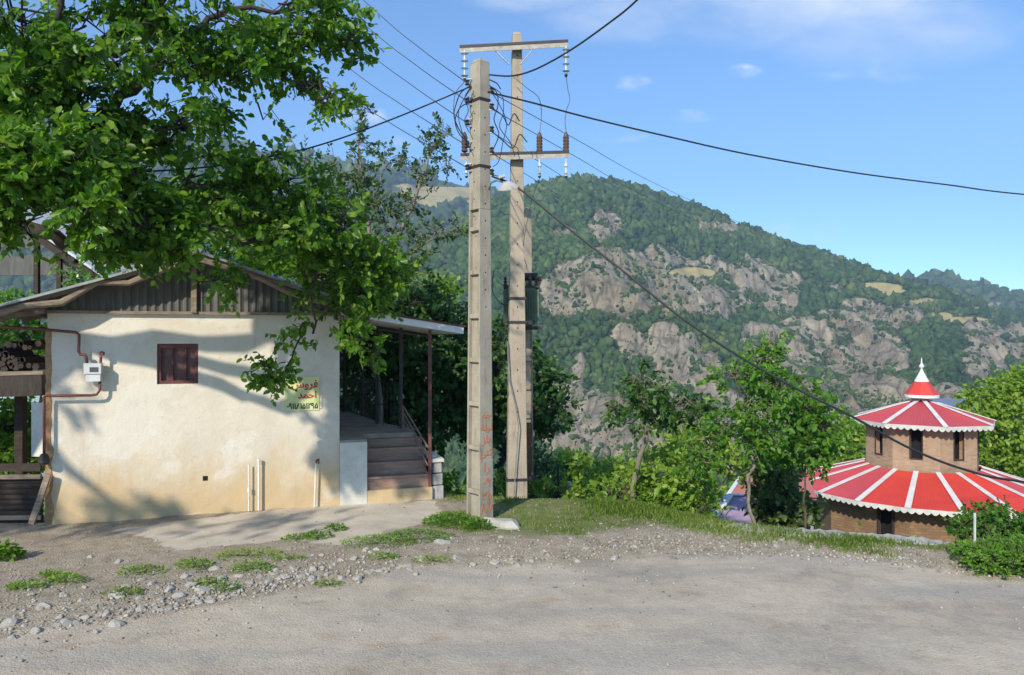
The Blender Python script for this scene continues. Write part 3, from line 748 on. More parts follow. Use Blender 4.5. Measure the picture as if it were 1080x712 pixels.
simple_tree('ash_tree', 'yellow green tree top showing between the porch roof and the near pole', 'tree', 448, 21, 520,
            [(450, 305, 21, 34, 16, 1, 90), (425, 318, 21, 26, 14, 1, 60), (470, 320, 21, 20, 18, 1, 60)], MT['bush'], .15, 15, tr=.1, per=7, tw=.35)
# leaning dark elm
De = 12.6
eb = [B(x, y, De, rx, ry, rd, n) for x, y, rx, ry, rd, n in [(679, 402, 20, 12, .4, 42), (655, 420, 16, 10, .3, 30), (650, 432, 12, 8, .3, 16), (680, 425, 20, 14, .4, 48), (700, 440, 20, 9, .4, 34), (715, 428, 24, 14, .4, 60), (738, 436, 16, 9, .3, 26), (695, 415, 14, 10, .3, 22), (665, 445, 14, 6, .3, 10)]]
ebase = np.array([P(668, 530, De)[0], De, float(ground_z(P(668, 530, De)[0], De))-.1])
tree('elm_tree', 'slender dark leaved tree with a crooked pale trunk between the poles and the red roof', 'tree', ebase,
     [([ebase, P(668, 520, De), P(672, 495, De), P(682, 460, De), P(684, 440, De)], .06, .028), ([P(684, 445, De), P(682, 420, De), P(680, 395, De)], .03, .01),
      ([P(684, 440, De), P(700, 432, De), P(735, 432, De)], .025, .008), ([P(683, 445, De), P(665, 430, De), P(650, 422, De)], .02, .006)],
     eb, MT['elm'], MT['palebark'], leaf=.092, width=.9, seed=17, per=8, tw=.2, droop=.3, gap=.0, gs=2.2, twfrac=.5)
# maple
Dm = 11.5
mbl = [B(x, y, Dm, rx, ry, rd, n) for x, y, rx, ry, rd, n in [(812, 360, 10, 12, .2, 16), (805, 378, 18, 12, .3, 34), (775, 400, 22, 16, .4, 46), (812, 402, 22, 16, .4, 50), (790, 425, 30, 16, .45, 68), (828, 412, 12, 14, .3, 18), (770, 452, 28, 18, .4, 60), (805, 455, 26, 18, .4, 58), (745, 470, 20, 18, .4, 34), (735, 490, 14, 14, .3, 18), (790, 475, 26, 12, .4, 30)]]
mx = P(788, 560, Dm)[0]
mbase = np.array([mx, Dm-.6, float(ground_z(mx, Dm-.6))-.1])
tree('maple_tree', 'slim bright green young tree with a straight thin trunk beside the lilac wall', 'tree', mbase,
     [([mbase, P(789, 530, Dm), P(792, 480, Dm), P(797, 430, Dm), P(806, 385, Dm), P(812, 350, Dm)], .032, .008), ([P(793, 470, Dm), P(765, 455, Dm), P(740, 475, Dm)], .018, .006), ([P(796, 430, Dm), P(775, 402, Dm)], .014, .005), ([P(800, 420, Dm), P(822, 405, Dm)], .014, .005)],
     mbl, MT['maple'], MT['palebark'], leaf=.09, seed=19, per=8, tw=.2, droop=.3, gap=.1, gs=2.6, width=.8)
simple_tree('maple_tree', 'bushy full green tree partly covering the left side of the red roof', 'tree', 850, 12.4, 560,
            [(845, 430, 12.4, 26, 18, .5, 80), (865, 450, 12.4, 24, 22, .5, 80), (828, 458, 12.4, 28, 18, .5, 90), (850, 472, 12.3, 26, 14, .5, 80), (868, 484, 12.3, 12, 8, .3, 20), (845, 410, 12.4, 12, 10, .3, 18), (812, 478, 12.4, 20, 10, .4, 30), (875, 425, 12.6, 12, 10, .3, 16)], MT['maple'], .085, 23, tr=.025, per=8, tw=.2, droop=.35, gap=-.1, gs=2, tintbias=-.12)
simple_tree('smoke_bush', 'dark bronze leaved shrub growing at the lilac wall beside the round building', 'shrub', 825, 14, 560,
            [(818, 512, 14, 20, 16, .6, 110), (815, 536, 14, 24, 18, .6, 140), (840, 540, 13.8, 15, 13, .5, 70), (812, 497, 14, 12, 8, .4, 24)], MT['purple'], .12, 29, bark='darkbark', tr=.04, per=7, tw=.2, droop=.1, gap=-.2)
simple_tree('lime_tree', 'small rounded yellow green tree down the slope right of the far pole', 'tree', 604, 30, 520,
            [(604, 495, 30, 24, 17, 1, 300), (590, 505, 30, 16, 12, 1, 110), (622, 508, 30, 16, 12, 1, 110)], MT['lime'], .16, 37, tr=.07, per=7, tw=.3, gap=-.3)
for i, (x, D, bl, mt, lf, lab) in enumerate([
    (700, 14.0, [(695, 515, 13.2, 34, 24, .8, 320), (722, 505, 13.2, 26, 28, .8, 240), (700, 492, 14.2, 24, 14, .6, 80)], 'lime', .09, 'loose light green bush right of the crooked trunk'),
    (655, 15.5, [(640, 522, 15.5, 26, 14, .8, 140), (655, 508, 15.5, 20, 12, .7, 80)], 'lime', .09, 'low green bush left of the crooked trunk'),
    (755, 17, [(748, 478, 17, 28, 20, 1, 120), (775, 490, 17, 26, 14, 1, 80), (720, 470, 17, 24, 22, 1, 110)], 'lime', .11, 'yellow green bush behind the slim young tree'),
    (590, 13.0, [(588, 520, 13.0, 26, 9, .4, 110), (560, 524, 13.0, 16, 8, .35, 50)], 'lime', .07, 'low light green bush just beyond the verge right of the far pole'),
    (660, 12.9, [(655, 522, 12.9, 34, 9, .4, 140), (700, 530, 12.6, 34, 10, .4, 140), (738, 535, 12.4, 18, 10, .35, 70)], 'bush', .065, 'long low bush along the top of the slope under the crooked tree'),
    (575, 22, [(575, 505, 22, 22, 16, 1, 110), (560, 490, 22, 18, 16, 1, 80)], 'plum', .12, 'grey green bush beside the foot of the far pole'),
    (635, 24, [(638, 505, 24, 20, 14, 1, 90), (655, 495, 24, 18, 12, 1, 60)], 'bush', .13, 'bush on the slope right of the small rounded tree'),
    (520, 17, [(520, 515, 17, 20, 14, .6, 70), (475, 520, 17, 26, 14, .6, 80)], 'bush', .1, 'low bush showing between the two concrete poles'),
    (905, 40, [(895, 465, 40, 34, 22, 2, 280), (860, 475, 40, 30, 24, 2, 220)], 'bush', .24, 'light green tree rising left of the brick drum'),
    (1055, 38, [(1060, 430, 38, 34, 30, 2, 360), (1035, 445, 38, 24, 22, 1.5, 190), (1075, 470, 38, 40, 30, 2, 340), (1050, 485, 38, 30, 22, 2, 220), (1072, 405, 38, 18, 14, 1, 70), (1030, 412, 38, 8, 6, .6, 14)], 'lime', .22, 'tall yellow green tree to the right of the brick drum')]):
    simple_tree('bush' if D < 25 else 'poplar_tree', lab, 'bush' if D < 25 else 'tree', x, D, 0, bl, MT[mt], lf, 41+i, tr=.04 if D < 25 else .14, per=7, tw=.22 if D < 25 else .5, droop=.05, gap=-.12, twfrac=.35)
# right hand climbing shrub and bright weed bush at the verge
simple_tree('climbing_shrub', 'dark climbing shrub hiding the wall under the eave near the white post', 'shrub', 1055, 9.8, 0,
            [(1050, 548, 9.8, 36, 14, .4, 130), (1035, 560, 9.7, 24, 14, .3, 80), (1075, 562, 9.7, 26, 18, .4, 100), (1010, 562, 9.9, 10, 12, .2, 16)], MT['maple'], .055, 61, tr=.02, per=8, tw=.13, gap=-.2, gs=3, tintbias=-.2)
simple_tree('weed_bush', 'bright green feathery bush at the road edge below the climbing shrub', 'bush', 1060, 7.9, 0,
            [(1055, 592, 7.9, 34, 13, .35, 260), (1080, 585, 8.0, 34, 14, .4, 240), (1030, 585, 8.1, 18, 8, .25, 90), (1095, 600, 7.8, 30, 12, .3, 150)], MT['maple'], .035, 63, tr=.012, per=12, tw=.1, droop=-.1, gap=-.4, tintbias=.12, width=.7)
# greenery left of and behind the house
simple_tree('hazel_shrub', 'sunlit green shrub under the timber deck left of the house', 'shrub', 15, 12.5, 0,
            [(15, 450, 12.5, 34, 24, .8, 170), (30, 480, 12, 28, 22, .6, 120), (-20, 470, 12.5, 34, 34, .8, 150)], MT['walnut'], .1, 71, tr=.05, per=8, tw=.25, gap=-.2)
simple_tree('hazel_shrub', 'green shrub between the deck and the eave of the house', 'shrub', 30, 13.5, 0,
            [(20, 350, 13.5, 45, 20, .8, 160), (70, 360, 13.5, 20, 24, .6, 60), (5, 320, 13.5, 30, 16, .8, 80), (95, 300, 15, 30, 20, .8, 80)], MT['maple'], .1, 73, tr=.05, per=8, tw=.25, gap=-.2)
simple_tree('far_walnut', 'tree behind the house roof seen through the walnut branches', 'tree', 250, 19, 0,
            [(210, 225, 19, 50, 40, 1.5, 240), (270, 240, 19, 50, 40, 1.5, 260), (320, 270, 19, 50, 40, 1.5, 260), (160, 250, 19, 40, 30, 1.2, 130), (370, 290, 19, 40, 40, 1.5, 240)], MT['walnut'], .15, 79, tr=.2, per=8, tw=.4, gap=-.05, droop=.3)

# undergrowth on the slope (stuff)
rg = np.random.default_rng(91)
n = 5200
ux = rg.uniform(-30, 45, n*4); uy = rg.uniform(9, 75, n*4)
ud = slope_d(ux, uy)
ok = (ud > np.where(ux > 2.2, 3.2, 1.1)) & (np.abs(ux) < uy*.8+3) & (np.hypot(ux-16.2, uy-30) > 5.2) & ~((ux > -6.5) & (ux < -1.4) & (uy < 16)) & ~((ux > 3.5) & (ux < 17) & (uy > 12.5) & (uy < 28))
dens = np.clip(.5+fbm(np.stack([ux*.2, uy*.2, 0*ux], -1), 3, 95)*1.4, .05, 1)
ok &= rg.random(len(ux)) < dens
ux, uy = ux[ok][:n], uy[ok][:n]
uz = ground_z(ux, uy)
k = 15
s = (.18+.012*uy)
base = np.stack([ux, uy, uz], -1)
hh = (.25+.5*rg.random(len(ux)))*(1+uy*.02)
pos = base[:, None]+rg.normal(size=(len(ux), k, 3))*np.stack([s*1.6, s*1.6, hh*.3], -1)[:, None]+np.array([0, 0, 1])*(hh*.5)[:, None, None]
ld = norm(rg.normal(size=pos.shape)+np.array([0, 0, .5])); nm = norm(rg.normal(size=pos.shape)*.8+np.array([-.1, -.8, .7]))
V, Fc = leaf_geo(pos.reshape(-1, 3), ld.reshape(-1, 3), nm.reshape(-1, 3), np.repeat(.05+.0045*uy, k)*(.7+.7*rg.random(len(ux)*k)), 1.0)
ti = np.clip(np.repeat(.5+.5*fbm(base*.3, 2, 97), k)+.2*rg.normal(size=len(ux)*k), 0, 1)
o = fast_mesh('undergrowth', V, Fc, MT['under'], tint=np.repeat(ti, 6))
tag(o, 'tangled green undergrowth covering the slope below the verge', 'undergrowth', kind='stuff')

# grass on the verge (stuff)
def blades(cx, cy, h, spread, m, seed):
    rg = np.random.default_rng(seed); n = len(cx)
    z = ground_z(cx, cy)
    a = rg.uniform(0, 2*math.pi, n); ln = h*(.5+rg.random(n))
    lean = rg.normal(size=(n, 2))*spread
    b = np.stack([cx, cy, z], -1); w = np.stack([np.cos(a), np.sin(a), 0*a], -1)*(ln*.055+.0015)[:, None]
    tip = b+np.stack([lean[:, 0]*ln, lean[:, 1]*ln, ln], -1)
    mid = b+np.stack([lean[:, 0]*ln*.3, lean[:, 1]*ln*.3, ln*.55], -1)
    V = np.stack([b-w, b+w, mid+w*.8, tip, tip, mid-w*.8], 1)
    V[:, 4] = tip+w*.1
    Fc = np.array([(0, 1, 2, 5), (5, 2, 3, 4)])[None]+(np.arange(n)*6)[:, None, None]
    return V.reshape(-1, 3), Fc.reshape(-1, 4)
rg = np.random.default_rng(101)
N = 330000
bx = rg.uniform(-1.7, 6.2, N); by = rg.uniform(6.5, 13.3, N)
q = np.stack([bx, by, 0*bx], -1)
nf = fbm(q*1.3, 4, 103); d2 = slope_d(bx, by); ry = by-road_y(bx)
edge = np.clip(1-np.abs(d2+.25)/1.0, 0, 1)             # lush along the drop
edge *= np.clip((bx+.2)/1.0, .25, 1)
mid_ = np.clip(ry-.5, 0, 1)*.42*(bx < 3)*(bx > -1.2)
near_pole = np.exp(-((bx+.6)**2/.7+(by-10.4)**2/.35))*.9
dn = np.clip(edge*1.0+mid_+near_pole+nf*1.7-.34+.35*fbm(q*5, 2, 119), 0, 1)**1.3
dn *= (ry > .28) & (d2 < 1.6) & ~((bx > 2.6) & (d2 > -.05))
dn = np.where((bx < -1.15) & (by > 10.3), 0, dn)
ok = rg.random(N) < dn*.55
bx, by = bx[ok], by[ok]
hh = (.045+.06*np.clip(edge[ok], 0, 1)*(.6+.8*np.clip(nf[ok]+.5, 0, 1)))*np.where(bx > 2.3, .5, .75)
V, Fc = blades(bx, by, hh, .55, None, 107)
ti = np.clip(.5+.5*fbm(np.stack([bx, by, 0*bx], -1)*.8, 3, 109)+.34*rg.normal(size=len(bx)), 0, 1)
o = fast_mesh('grass', V, Fc, MT['grass'], tint=np.repeat(ti, 6))
tag(o, 'short green grass along the verge between the poles and the road', 'grass', kind='stuff')
print('grass', len(bx))

# ------------------------------------------------------------------ weeds, rocks, gravel
def weed(x, y, r, h, mt, lab, i, n=130, dens=.03, group='weeds in the gravel'):
    gx_, gy_ = gp(x, y); gz_ = float(ground_z(gx_, gy_))
    rg = np.random.default_rng(200+i)
    t = thing('weed', (gx_, gy_, gz_), lab, 'weed', group)
    c = np.array([gx_, gy_, gz_])
    a = rg.uniform(0, 2*math.pi, n); rr = r*np.sqrt(rg.random(n))
    hgt = h*(1-(rr/r)**2*.7)*(.4+.6*rg.random(n))
    p = c+np.stack([np.cos(a)*rr*1.5, np.sin(a)*rr, hgt], -1)
    ld = norm(np.stack([np.cos(a), np.sin(a), .4+0*a], -1)+rg.normal(size=(n, 3))*.5)
    nm = norm(rg.normal(size=(n, 3))*.5+np.array([0, -.3, 1]))
    V, Fc = leaf_geo(p, ld, nm, dens*(.6+.8*rg.random(n)), .9)
    ti = np.clip(.5+.25*rg.normal(size=n), 0, 1)
    fast_mesh('leaves', V, Fc, MT[mt], t, tint=np.repeat(ti, 6))
    mb = MB()
    for k_ in range(min(16, n)):
        mb.tube([c+rg.normal(size=3)*.01*np.array([1, 1, 0]), p[k_]], [.003, .0015], 3, False)
    mb.build('stem', MT['grass'], t)
WD = [(0, 588, .14, .2, 'walnut', 'leafy weed at the foot of the dark fence panel', 200, .06),
      (28, 620, .12, .07, 'bush', 'low weed tuft nearest the lower left of the gravel', 110, .03), (70, 612, .12, .08, 'bush', 'weed tuft above the first rocks on the left', 110, .03), (55, 606, .1, .06, 'bush', 'small weed on the bare dirt at left', 80, .03),
      (150, 603, .16, .07, 'bush', 'pale green weed patch in the middle of the dirt strip', 120, .028), (130, 628, .12, .06, 'grass', 'weed sprig among the rocks left of the gap', 90, .025), (205, 598, .13, .09, 'bush', 'bushy weed just above the rock line', 120, .03),
      (262, 585, .24, .06, 'lime', 'flat yellow green cushion of weeds on the dirt', 300, .022), (265, 602, .16, .07, 'bush', 'green weed cushion just below the yellow one', 220, .024), (222, 615, .1, .05, 'bush', 'small weed between the pale rocks', 70, .024),
      (240, 620, .1, .05, 'bush', 'weed growing at the road end of the rocks', 70, .024), (316, 567, .14, .06, 'bush', 'weed at the edge of the concrete apron', 110, .03), (336, 565, .11, .1, 'walnut', 'dark tuft at the edge of the concrete apron', 120, .03),
      (354, 556, .09, .09, 'maple', 'small bright weed standing on the concrete apron', 110, .03), (346, 612, .1, .05, 'lime', 'weed at the right end of the rocks', 70, .022), (305, 590, .12, .05, 'bush', 'thin weed between apron and rocks', 80, .024),
      (400, 572, .3, .07, 'bush', 'weed mat along the edge of the apron', 320, .026), (440, 566, .3, .09, 'maple', 'thick weed mat left of the near pole', 380, .028), (478, 552, .26, .16, 'maple', 'tall weeds at the corner of the stone block', 380, .035),
      (404, 588, .12, .05, 'bush', 'weed tuft in the gravel below the mat', 90, .025), (455, 590, .14, .05, 'lime', 'low weed on the gravel left of the pole', 110, .022), (505, 556, .14, .12, 'walnut', 'dark weed at the foot of the near pole', 160, .04)]
for i, (x, y, r, h, mt, lab, n, ls) in enumerate(WD): weed(x, y, r, h, mt, lab, i, int(n*1.6), ls)

def rock_v(rg, s):
    v = ICOV.copy()
    # subdivide once
    f = ICOF; mid = {}; vl = list(v); nf = []
    def m_(a, b):
        k_ = (min(a, b), max(a, b))
        if k_ not in mid:
            vl.append(norm((vl[a]+vl[b])/2)); mid[k_] = len(vl)-1
        return mid[k_]
    for a, b, c in f:
        x_, y_, z_ = m_(a, b), m_(b, c), m_(c, a)
        nf += [(a, x_, z_), (b, y_, x_), (c, z_, y_), (x_, y_, z_)]
    v = np.array(vl)
    for _ in range(7):                      # chop with planes for a broken look
        nrm = norm(rg.normal(size=3)); d = rg.uniform(.45, .8)
        q_ = v@nrm; v = v-np.outer(np.clip(q_-d, 0, 9), nrm)
    v = v*np.array([1, .75, .6])*s*(1+.04*rg.normal(size=(len(v), 1)))
    return v, nf
rprotos = []
for i in range(6):
    v, f = rock_v(np.random.default_rng(300+i), 1.0)
    me = bpy.data.meshes.new('rock'); me.from_pydata(v.tolist(), [], f); me.materials.append(MT['rock']); me.update(); rprotos.append(me)
rg = np.random.default_rng(310)
RK = [(10, 655, 8), (45, 640, 9), (75, 652, 7), (62, 655, 6), (90, 648, 6), (118, 655, 8), (70, 628, 6), (100, 640, 5), (30, 628, 5), (88, 634, 6), (125, 630, 10), (133, 622, 7), (148, 640, 6), (112, 645, 6), (135, 600, 4),
      (170, 632, 7), (182, 622, 8), (192, 628, 8), (200, 618, 7), (205, 630, 6), (212, 622, 8), (222, 632, 6), (176, 640, 5), (195, 610, 6), (232, 612, 6), (245, 618, 5), (250, 608, 6), (262, 614, 5), (275, 608, 6), (285, 612, 5), (228, 600, 5),
      (292, 602, 5), (300, 608, 6), (310, 600, 6), (318, 606, 5), (328, 600, 6), (330, 608, 5), (345, 604, 5), (360, 606, 5), (376, 607, 7), (352, 596, 4), (300, 592, 4), (278, 596, 4), (392, 600, 4), (410, 598, 4), (430, 596, 5), (466, 574, 8),
      (160, 618, 5), (150, 612, 4), (96, 586, 4), (124, 590, 4), (372, 590, 5), (340, 585, 4), (385, 580, 4), (440, 603, 4), (500, 592, 5), (520, 590, 5), (545, 592, 5), (560, 588, 5), (610, 588, 5), (650, 585, 5), (15, 668, 6), (36, 662, 6), (100, 662, 5), (85, 618, 5)]
for _ in range(95):
    x_ = rg.uniform(-4.6, -.9); y_ = float(road_y(x_))+.05+abs(rg.normal())*.38
    RK.append((540+F*x_/y_, 356+EYE*F/y_, rg.uniform(2.0, 4.6)))
for _ in range(45):
    x_ = rg.uniform(-.9, 3.6); y_ = float(road_y(x_))+.1+abs(rg.normal())*.5
    RK.append((540+F*x_/y_, 356+EYE*F/y_, rg.uniform(1.6, 3.6)))
for i, (x, y, r) in enumerate(RK):
    a, b = gp(x+rg.normal()*1.5, y); D = b; s = r/F*D*rg.uniform(1.0, 1.35)
    o = bpy.data.objects.new('rock', rprotos[i % 6]); COL.objects.link(o)
    o.location = (a, b, float(ground_z(a, b))+s*.02); o.scale = (s*1.1, s, s*.9); o.rotation_euler = (rg.uniform(-.3, .3), rg.uniform(-.3, .3), rg.uniform(0, 6.28))
    tag(o, 'broken pale rock lying in the stony strip along the road edge', 'rock', 'rocks along the road edge')
# flat grey slab stone by the near pole
v, f = rock_v(np.random.default_rng(333), 1.0)
a, b = gp(533, 556)
mb = MB(); mb.add(v*np.array([.30, .24, .30])+np.array([a, b+.1, .0]), f); o = mb.build('boulder', MT['rock'], loc=(a, b, 0))
tag(o, 'low pale boulder just right of the near pole foot', 'boulder')
# gravel stuff
rg = np.random.default_rng(350)
N = 80000
x_ = rg.uniform(-6.2, 6.2, N); y_ = rg.uniform(4.4, 11.5, N)
dr_ = y_-road_y(x_); ap_ = inside(APRON, x_, y_)
nn = fbm(np.stack([x_, y_, 0*x_], -1)*1.2, 3, 351)
dn = np.where(dr_ < 0, .10*np.exp(dr_/1.2)+.025, np.exp(-np.clip(dr_-.2, 0, 9)/1.3))*np.clip(.7+nn*1.2, 0.05, 1.5)
dn = np.where(ap_, .02, dn)*(slope_d(x_, y_) < .2)*(np.abs(x_) < y_*.8)
dn = np.where((x_ > -6.1) & (x_ < -2.4) & (y_ > 9.9+.3*(x_+6.1)), 0, dn)
ok = rg.random(N) < dn*.8
x_, y_ = x_[ok], y_[ok]; n = len(x_)
s = np.clip(.005+.009*rg.random(n)**2.5*2+.009*(rg.random(n) < .05), 0, .03)*np.clip(1.1-np.abs(dr_[ok])*.25, .6, 1.1)
OC = np.array([(1, 0, 0), (0, 1, 0), (-1, 0, 0), (0, -1, 0), (.1, .1, .8), (0, .1, -.6)])
OF = np.array([(0, 1, 4), (1, 2, 4), (2, 3, 4), (3, 0, 4), (1, 0, 5), (2, 1, 5), (3, 2, 5), (0, 3, 5)])
ang = rg.uniform(0, 6.28, n); ca, sa = np.cos(ang), np.sin(ang)
V = OC[None]*(.7+.6*rg.random((n, 6, 3)))*s[:, None, None]
V = np.stack([V[..., 0]*ca[:, None]-V[..., 1]*sa[:, None], V[..., 0]*sa[:, None]+V[..., 1]*ca[:, None], V[..., 2]], -1)
V = V+np.stack([x_, y_, ground_z(x_, y_)+s*.25], -1)[:, None]
Fc = OF[None]+(np.arange(n)*6)[:, None, None]
def gravel_mat():
    m, nt, bs = new_mat('gravel')
    a = nd(nt, 'ShaderNodeAttribute', attribute_name='tint')
    c = ramp(nt, a.outputs['Fac'], [(0, (.15, .13, .105)), (.5, (.29, .26, .215)), (1, (.43, .40, .345))])
    nt.links.new(c, bs.inputs['Base Color']); bs.inputs['Roughness'].default_value = .95; return m
o = fast_mesh('gravel', V.reshape(-1, 3), Fc.reshape(-1, 3), gravel_mat(), tint=np.repeat(rg.random(n), 6))
tag(o, 'loose grey gravel scattered over the verge and the road edge', 'gravel', kind='stuff')
print('gravel', n)

# ------------------------------------------------------------------ the cream house
A = np.array([P(50, 550, 9.9)[0], 9.9]); Bc = np.array([P(358, 530, 11.03)[0], 11.03])
T2 = norm(Bc-A); N2 = np.array([-T2[1], T2[0]]); LW = float(np.linalg.norm(Bc-A))
def Hs(s, d, z=0): q = A+T2*s+N2*d; return np.array([q[0], q[1], z])
def wall_s(x, d=0):
    k_ = (x-540)/F; o_ = A+N2*d
    return float((k_*o_[1]-o_[0])/(T2[0]-k_*T2[1]))
def wall_z(x, y, d=0):
    s_ = wall_s(x, d); D_ = (A+T2*s_+N2*d)[1]; return EYE-(y-356)/F*D_
hz = 2.76
house = thing('house', Hs(LW/2, 0, 0), 'small cream plastered house with corrugated gable and side porch with steps', 'house')
def hbox(mb, s0, s1, d0, d1, z0, z1):
    mb.hexa([tuple(Hs(s0, d0)[:2]), tuple(Hs(s1, d0)[:2]), tuple(Hs(s1, d1)[:2]), tuple(Hs(s0, d1)[:2])], z0, z1)
ws0, ws1 = wall_s(165.5), wall_s(209); wz0, wz1 = wall_z(187, 405), wall_z(187, 362.5)
mb = MB()
DEP = 5.2; TH = .22
hbox(mb, 0, ws0, 0, TH, -.5, hz); hbox(mb, ws1, LW, 0, TH, -.5, hz)
hbox(mb, ws0, ws1, 0, TH, -.5, wz0); hbox(mb, ws0, ws1, 0, TH, wz1, hz)
hbox(mb, 0, TH, TH, DEP, -.5, hz); hbox(mb, LW-TH, LW, TH, DEP, -.5, hz); hbox(mb, TH, LW-TH, DEP-TH, DEP, -.5, hz)
wall = mb.build('wall', MT['plaster'], house)
# crumbling corner
mb = MB(); rg = np.random.default_rng(401); zz = np.linspace(-.05, hz-.25, 42); 
vv = []; ff = []
for i, z in enumerate(zz):
    w = .03+.02*rg.random()+.03*math.sin(i*.5)**2*(z < 1.0); o1 = .012+.02*rg.random()
    for s_, d_ in ((-o1, .06+.04*rg.random()), (-o1, -.008-.012*rg.random()), (w, -.006-.008*rg.random()), (w+.006, .01)):
        vv.append(Hs(s_, d_, z))
for i in range(len(zz)-1):
    for k_ in range(3): a_ = i*4+k_; ff.append([a_, a_+1, a_+5, a_+4])
mb.add(vv, ff); mb.build('corner', MT['mudbrick'], house, parent=wall)
# window
mb = MB(); fr = .035
hbox(mb, ws0, ws0+fr*1.4, .03, .09, wz0, wz1); hbox(mb, ws1-fr*1.2, ws1, .03, .09, wz0, wz1)
hbox(mb, ws0+fr*1.4, ws1-fr*1.2, .03, .09, wz0, wz0+fr*1.3); hbox(mb, ws0+fr*1.4, ws1-fr*1.2, .03, .09, wz1-fr*1.6, wz1)
for t_ in (.36, .68):
    sm = ws0+(ws1-ws0)*t_; hbox(mb, sm-.012, sm+.012, .045, .08, wz0+fr*1.3, wz1-fr*1.6)
win = mb.build('window', MT['maroon'], house)
mb = MB(); hbox(mb, ws0+.01, ws1-.01, .095, .105, wz0+.01, wz1-.01); mb.build('pane', MT['shutter'], house, parent=win)
mb = MB(); s_ = wall_s(216.5); z_ = wall_z(216.5, 504.5); hbox(mb, s_-.032, s_+.032, -.004, .05, z_-.032, z_+.032); mb.build('vent_hole_shade', MT['shade_black'], house)  # black box standing proud, its colour paints the shade of a hole
# roof
sa_ = LW/2; apex = 3.55; tn = .325
def roof_z(s_): return apex-abs(s_-sa_)*tn
mb = MB()   # corrugated gable sheet
n = 150; ss = np.linspace(.02, LW-.02, n); vv = []; ff = []
for i, s_ in enumerate(ss):
    dd_ = -.03+.016*math.sin(i*math.pi/2+.4)
    vv += [Hs(s_, dd_, hz-.03), Hs(s_, dd_, roof_z(s_)-.05)]
for i in range(n-1): ff.append([2*i, 2*i+2, 2*i+3, 2*i+1])
mb.add(vv, ff); mb.build('gable_sheet', MT['gable'], house)
mb = MB()
for x_ in (205,): s_ = wall_s(x_); hbox(mb, s_-.035, s_+.035, -.1, -.055, hz-.02, roof_z(s_)-.12)
hbox(mb, .0, LW, -.065, -.048, hz-.045, hz-.005); mb.build('gable_post', MT['oldwood'], house)
roof = None
for sd in (-1, 1):
    mb = MB(); m_ = 56; s_out = sa_+sd*(LW/2+(.66 if sd < 0 else .42)); d_arr = np.linspace(-.42, DEP+.3, 110)
    vv = []; ff = []
    for i, d_ in enumerate(d_arr):
        wv = .014*math.sin(i*math.pi/2)
        for s_, sag in ((sa_, 0), ((sa_+s_out)/2, -.012), (s_out, 0)):
            for h_ in (0, -.028): vv.append(Hs(s_, d_, roof_z(s_)+wv+h_+sag))
    for i in range(len(d_arr)-1):
        a_ = i*6; b_ = a_+6
        ff += [[a_, a_+2, b_+2, b_], [a_+2, a_+4, b_+4, b_+2], [a_+1, b_+1, b_+3, a_+3], [a_+3, b_+3, b_+5, a_+5], [a_+4, a_+5, b_+5, b_+4]]
    ff += [[0, 1, 3, 2], [2, 3, 5, 4]]
    mb.add(vv, ff); rf = mb.build('roof', MT['roofsheet'], house)
    if roof is None: roof = rf
    mb = MB()
    p0 = Hs(sa_, -.34, apex-.10); p1 = Hs(s_out-sd*.05, -.34, roof_z(s_out)-.10)
    mb.tube(bend(p0, p1, 7, .15, 5+sd), [.045, .05, .04, .045, .048, .04, .035], 7)
    mb.build('rafter', MT['oldwood'], house, parent=rf)
mb = MB()
for d_ in (-.3, .6, 2.0, 3.4): mb.bar(Hs(-.45, d_, roof_z(-.45)-.17), Hs(.0, d_, roof_z(-.0)-.13), .06, .08)
mb.bar(Hs(-.12, -.36, 2.72), Hs(-.12, DEP, 2.72), .09, .09)
mb.bar(Hs(-.42, -.3, 2.66), Hs(.05, -.3, 2.74), .12, .07)
mb.build('eave_beam', MT['rafter'], house)
mb = MB(); mb.tube([Hs(sa_, -.44, apex+.02), Hs(sa_, DEP+.3, apex+.02)], .05, 8); mb.build('ridge_cap', MT['roofsheet'], house, parent=roof)

# porch
s388, s453, s468 = wall_s(387), wall_s(453.5), wall_s(468)
s_end = wall_s(489, -.1)
zL, zR = 2.73, 2.455
mb = MB()
def prf(s_): return zL+(zR-zL)*(s_-LW)/(s_end-LW)
q = [tuple(Hs(LW+.01, -.1)[:2]), tuple(Hs(s_end, -.1)[:2]), tuple(Hs(s_end, 4.6)[:2]), tuple(Hs(LW+.01, 4.6)[:2])]
zz0 = [prf(LW), prf(s_end), prf(s_end), prf(LW)]
mb.hexa(q, zz0, [z+.10 for z in zz0]); pr = mb.build('porch_roof', MT['white'], house)
q2 = [tuple(Hs(LW+.01, -.13)[:2]), tuple(Hs(s_end+.03, -.13)[:2]), tuple(Hs(s_end+.03, 4.63)[:2]), tuple(Hs(LW+.01, 4.63)[:2])]
mb = MB(); mb.hexa(q2, [z+.103 for z in zz0], [z+.125 for z in zz0]); mb.build('roof_edge', MT['maroon'], house, parent=pr)
for d_ in (2.2, 4.4):
    mb = MB(); mb.bar(Hs(LW+.02, d_+.03, prf(LW)-.025), Hs(s_end-.1, d_+.03, prf(s_end-.1)-.025), .04, .045); mb.build('beam', MT['darkmetal'], house, parent=pr)
# posts
def post(x, y, D, top=None, r=.024, m='maroon'):
    b = P(x, y, D); mb = MB(); rel = np.array([b[0], b[1]])-A; s_ = float(rel@T2)
    mb.bar((b[0], b[1], b[2]), (b[0], b[1], prf(s_)-.01), r*2, r*2); return mb.build('post', MT[m], house)
D453 = Hs(s453, .02)[1]
post(453.5, 533, D453)
for x, y, D in ((423, 452, 12.5), (398, 447, 13.2), (382, 439, 14.5), (363, 435, 15.2)): post(x, y, D, m='darkmetal')
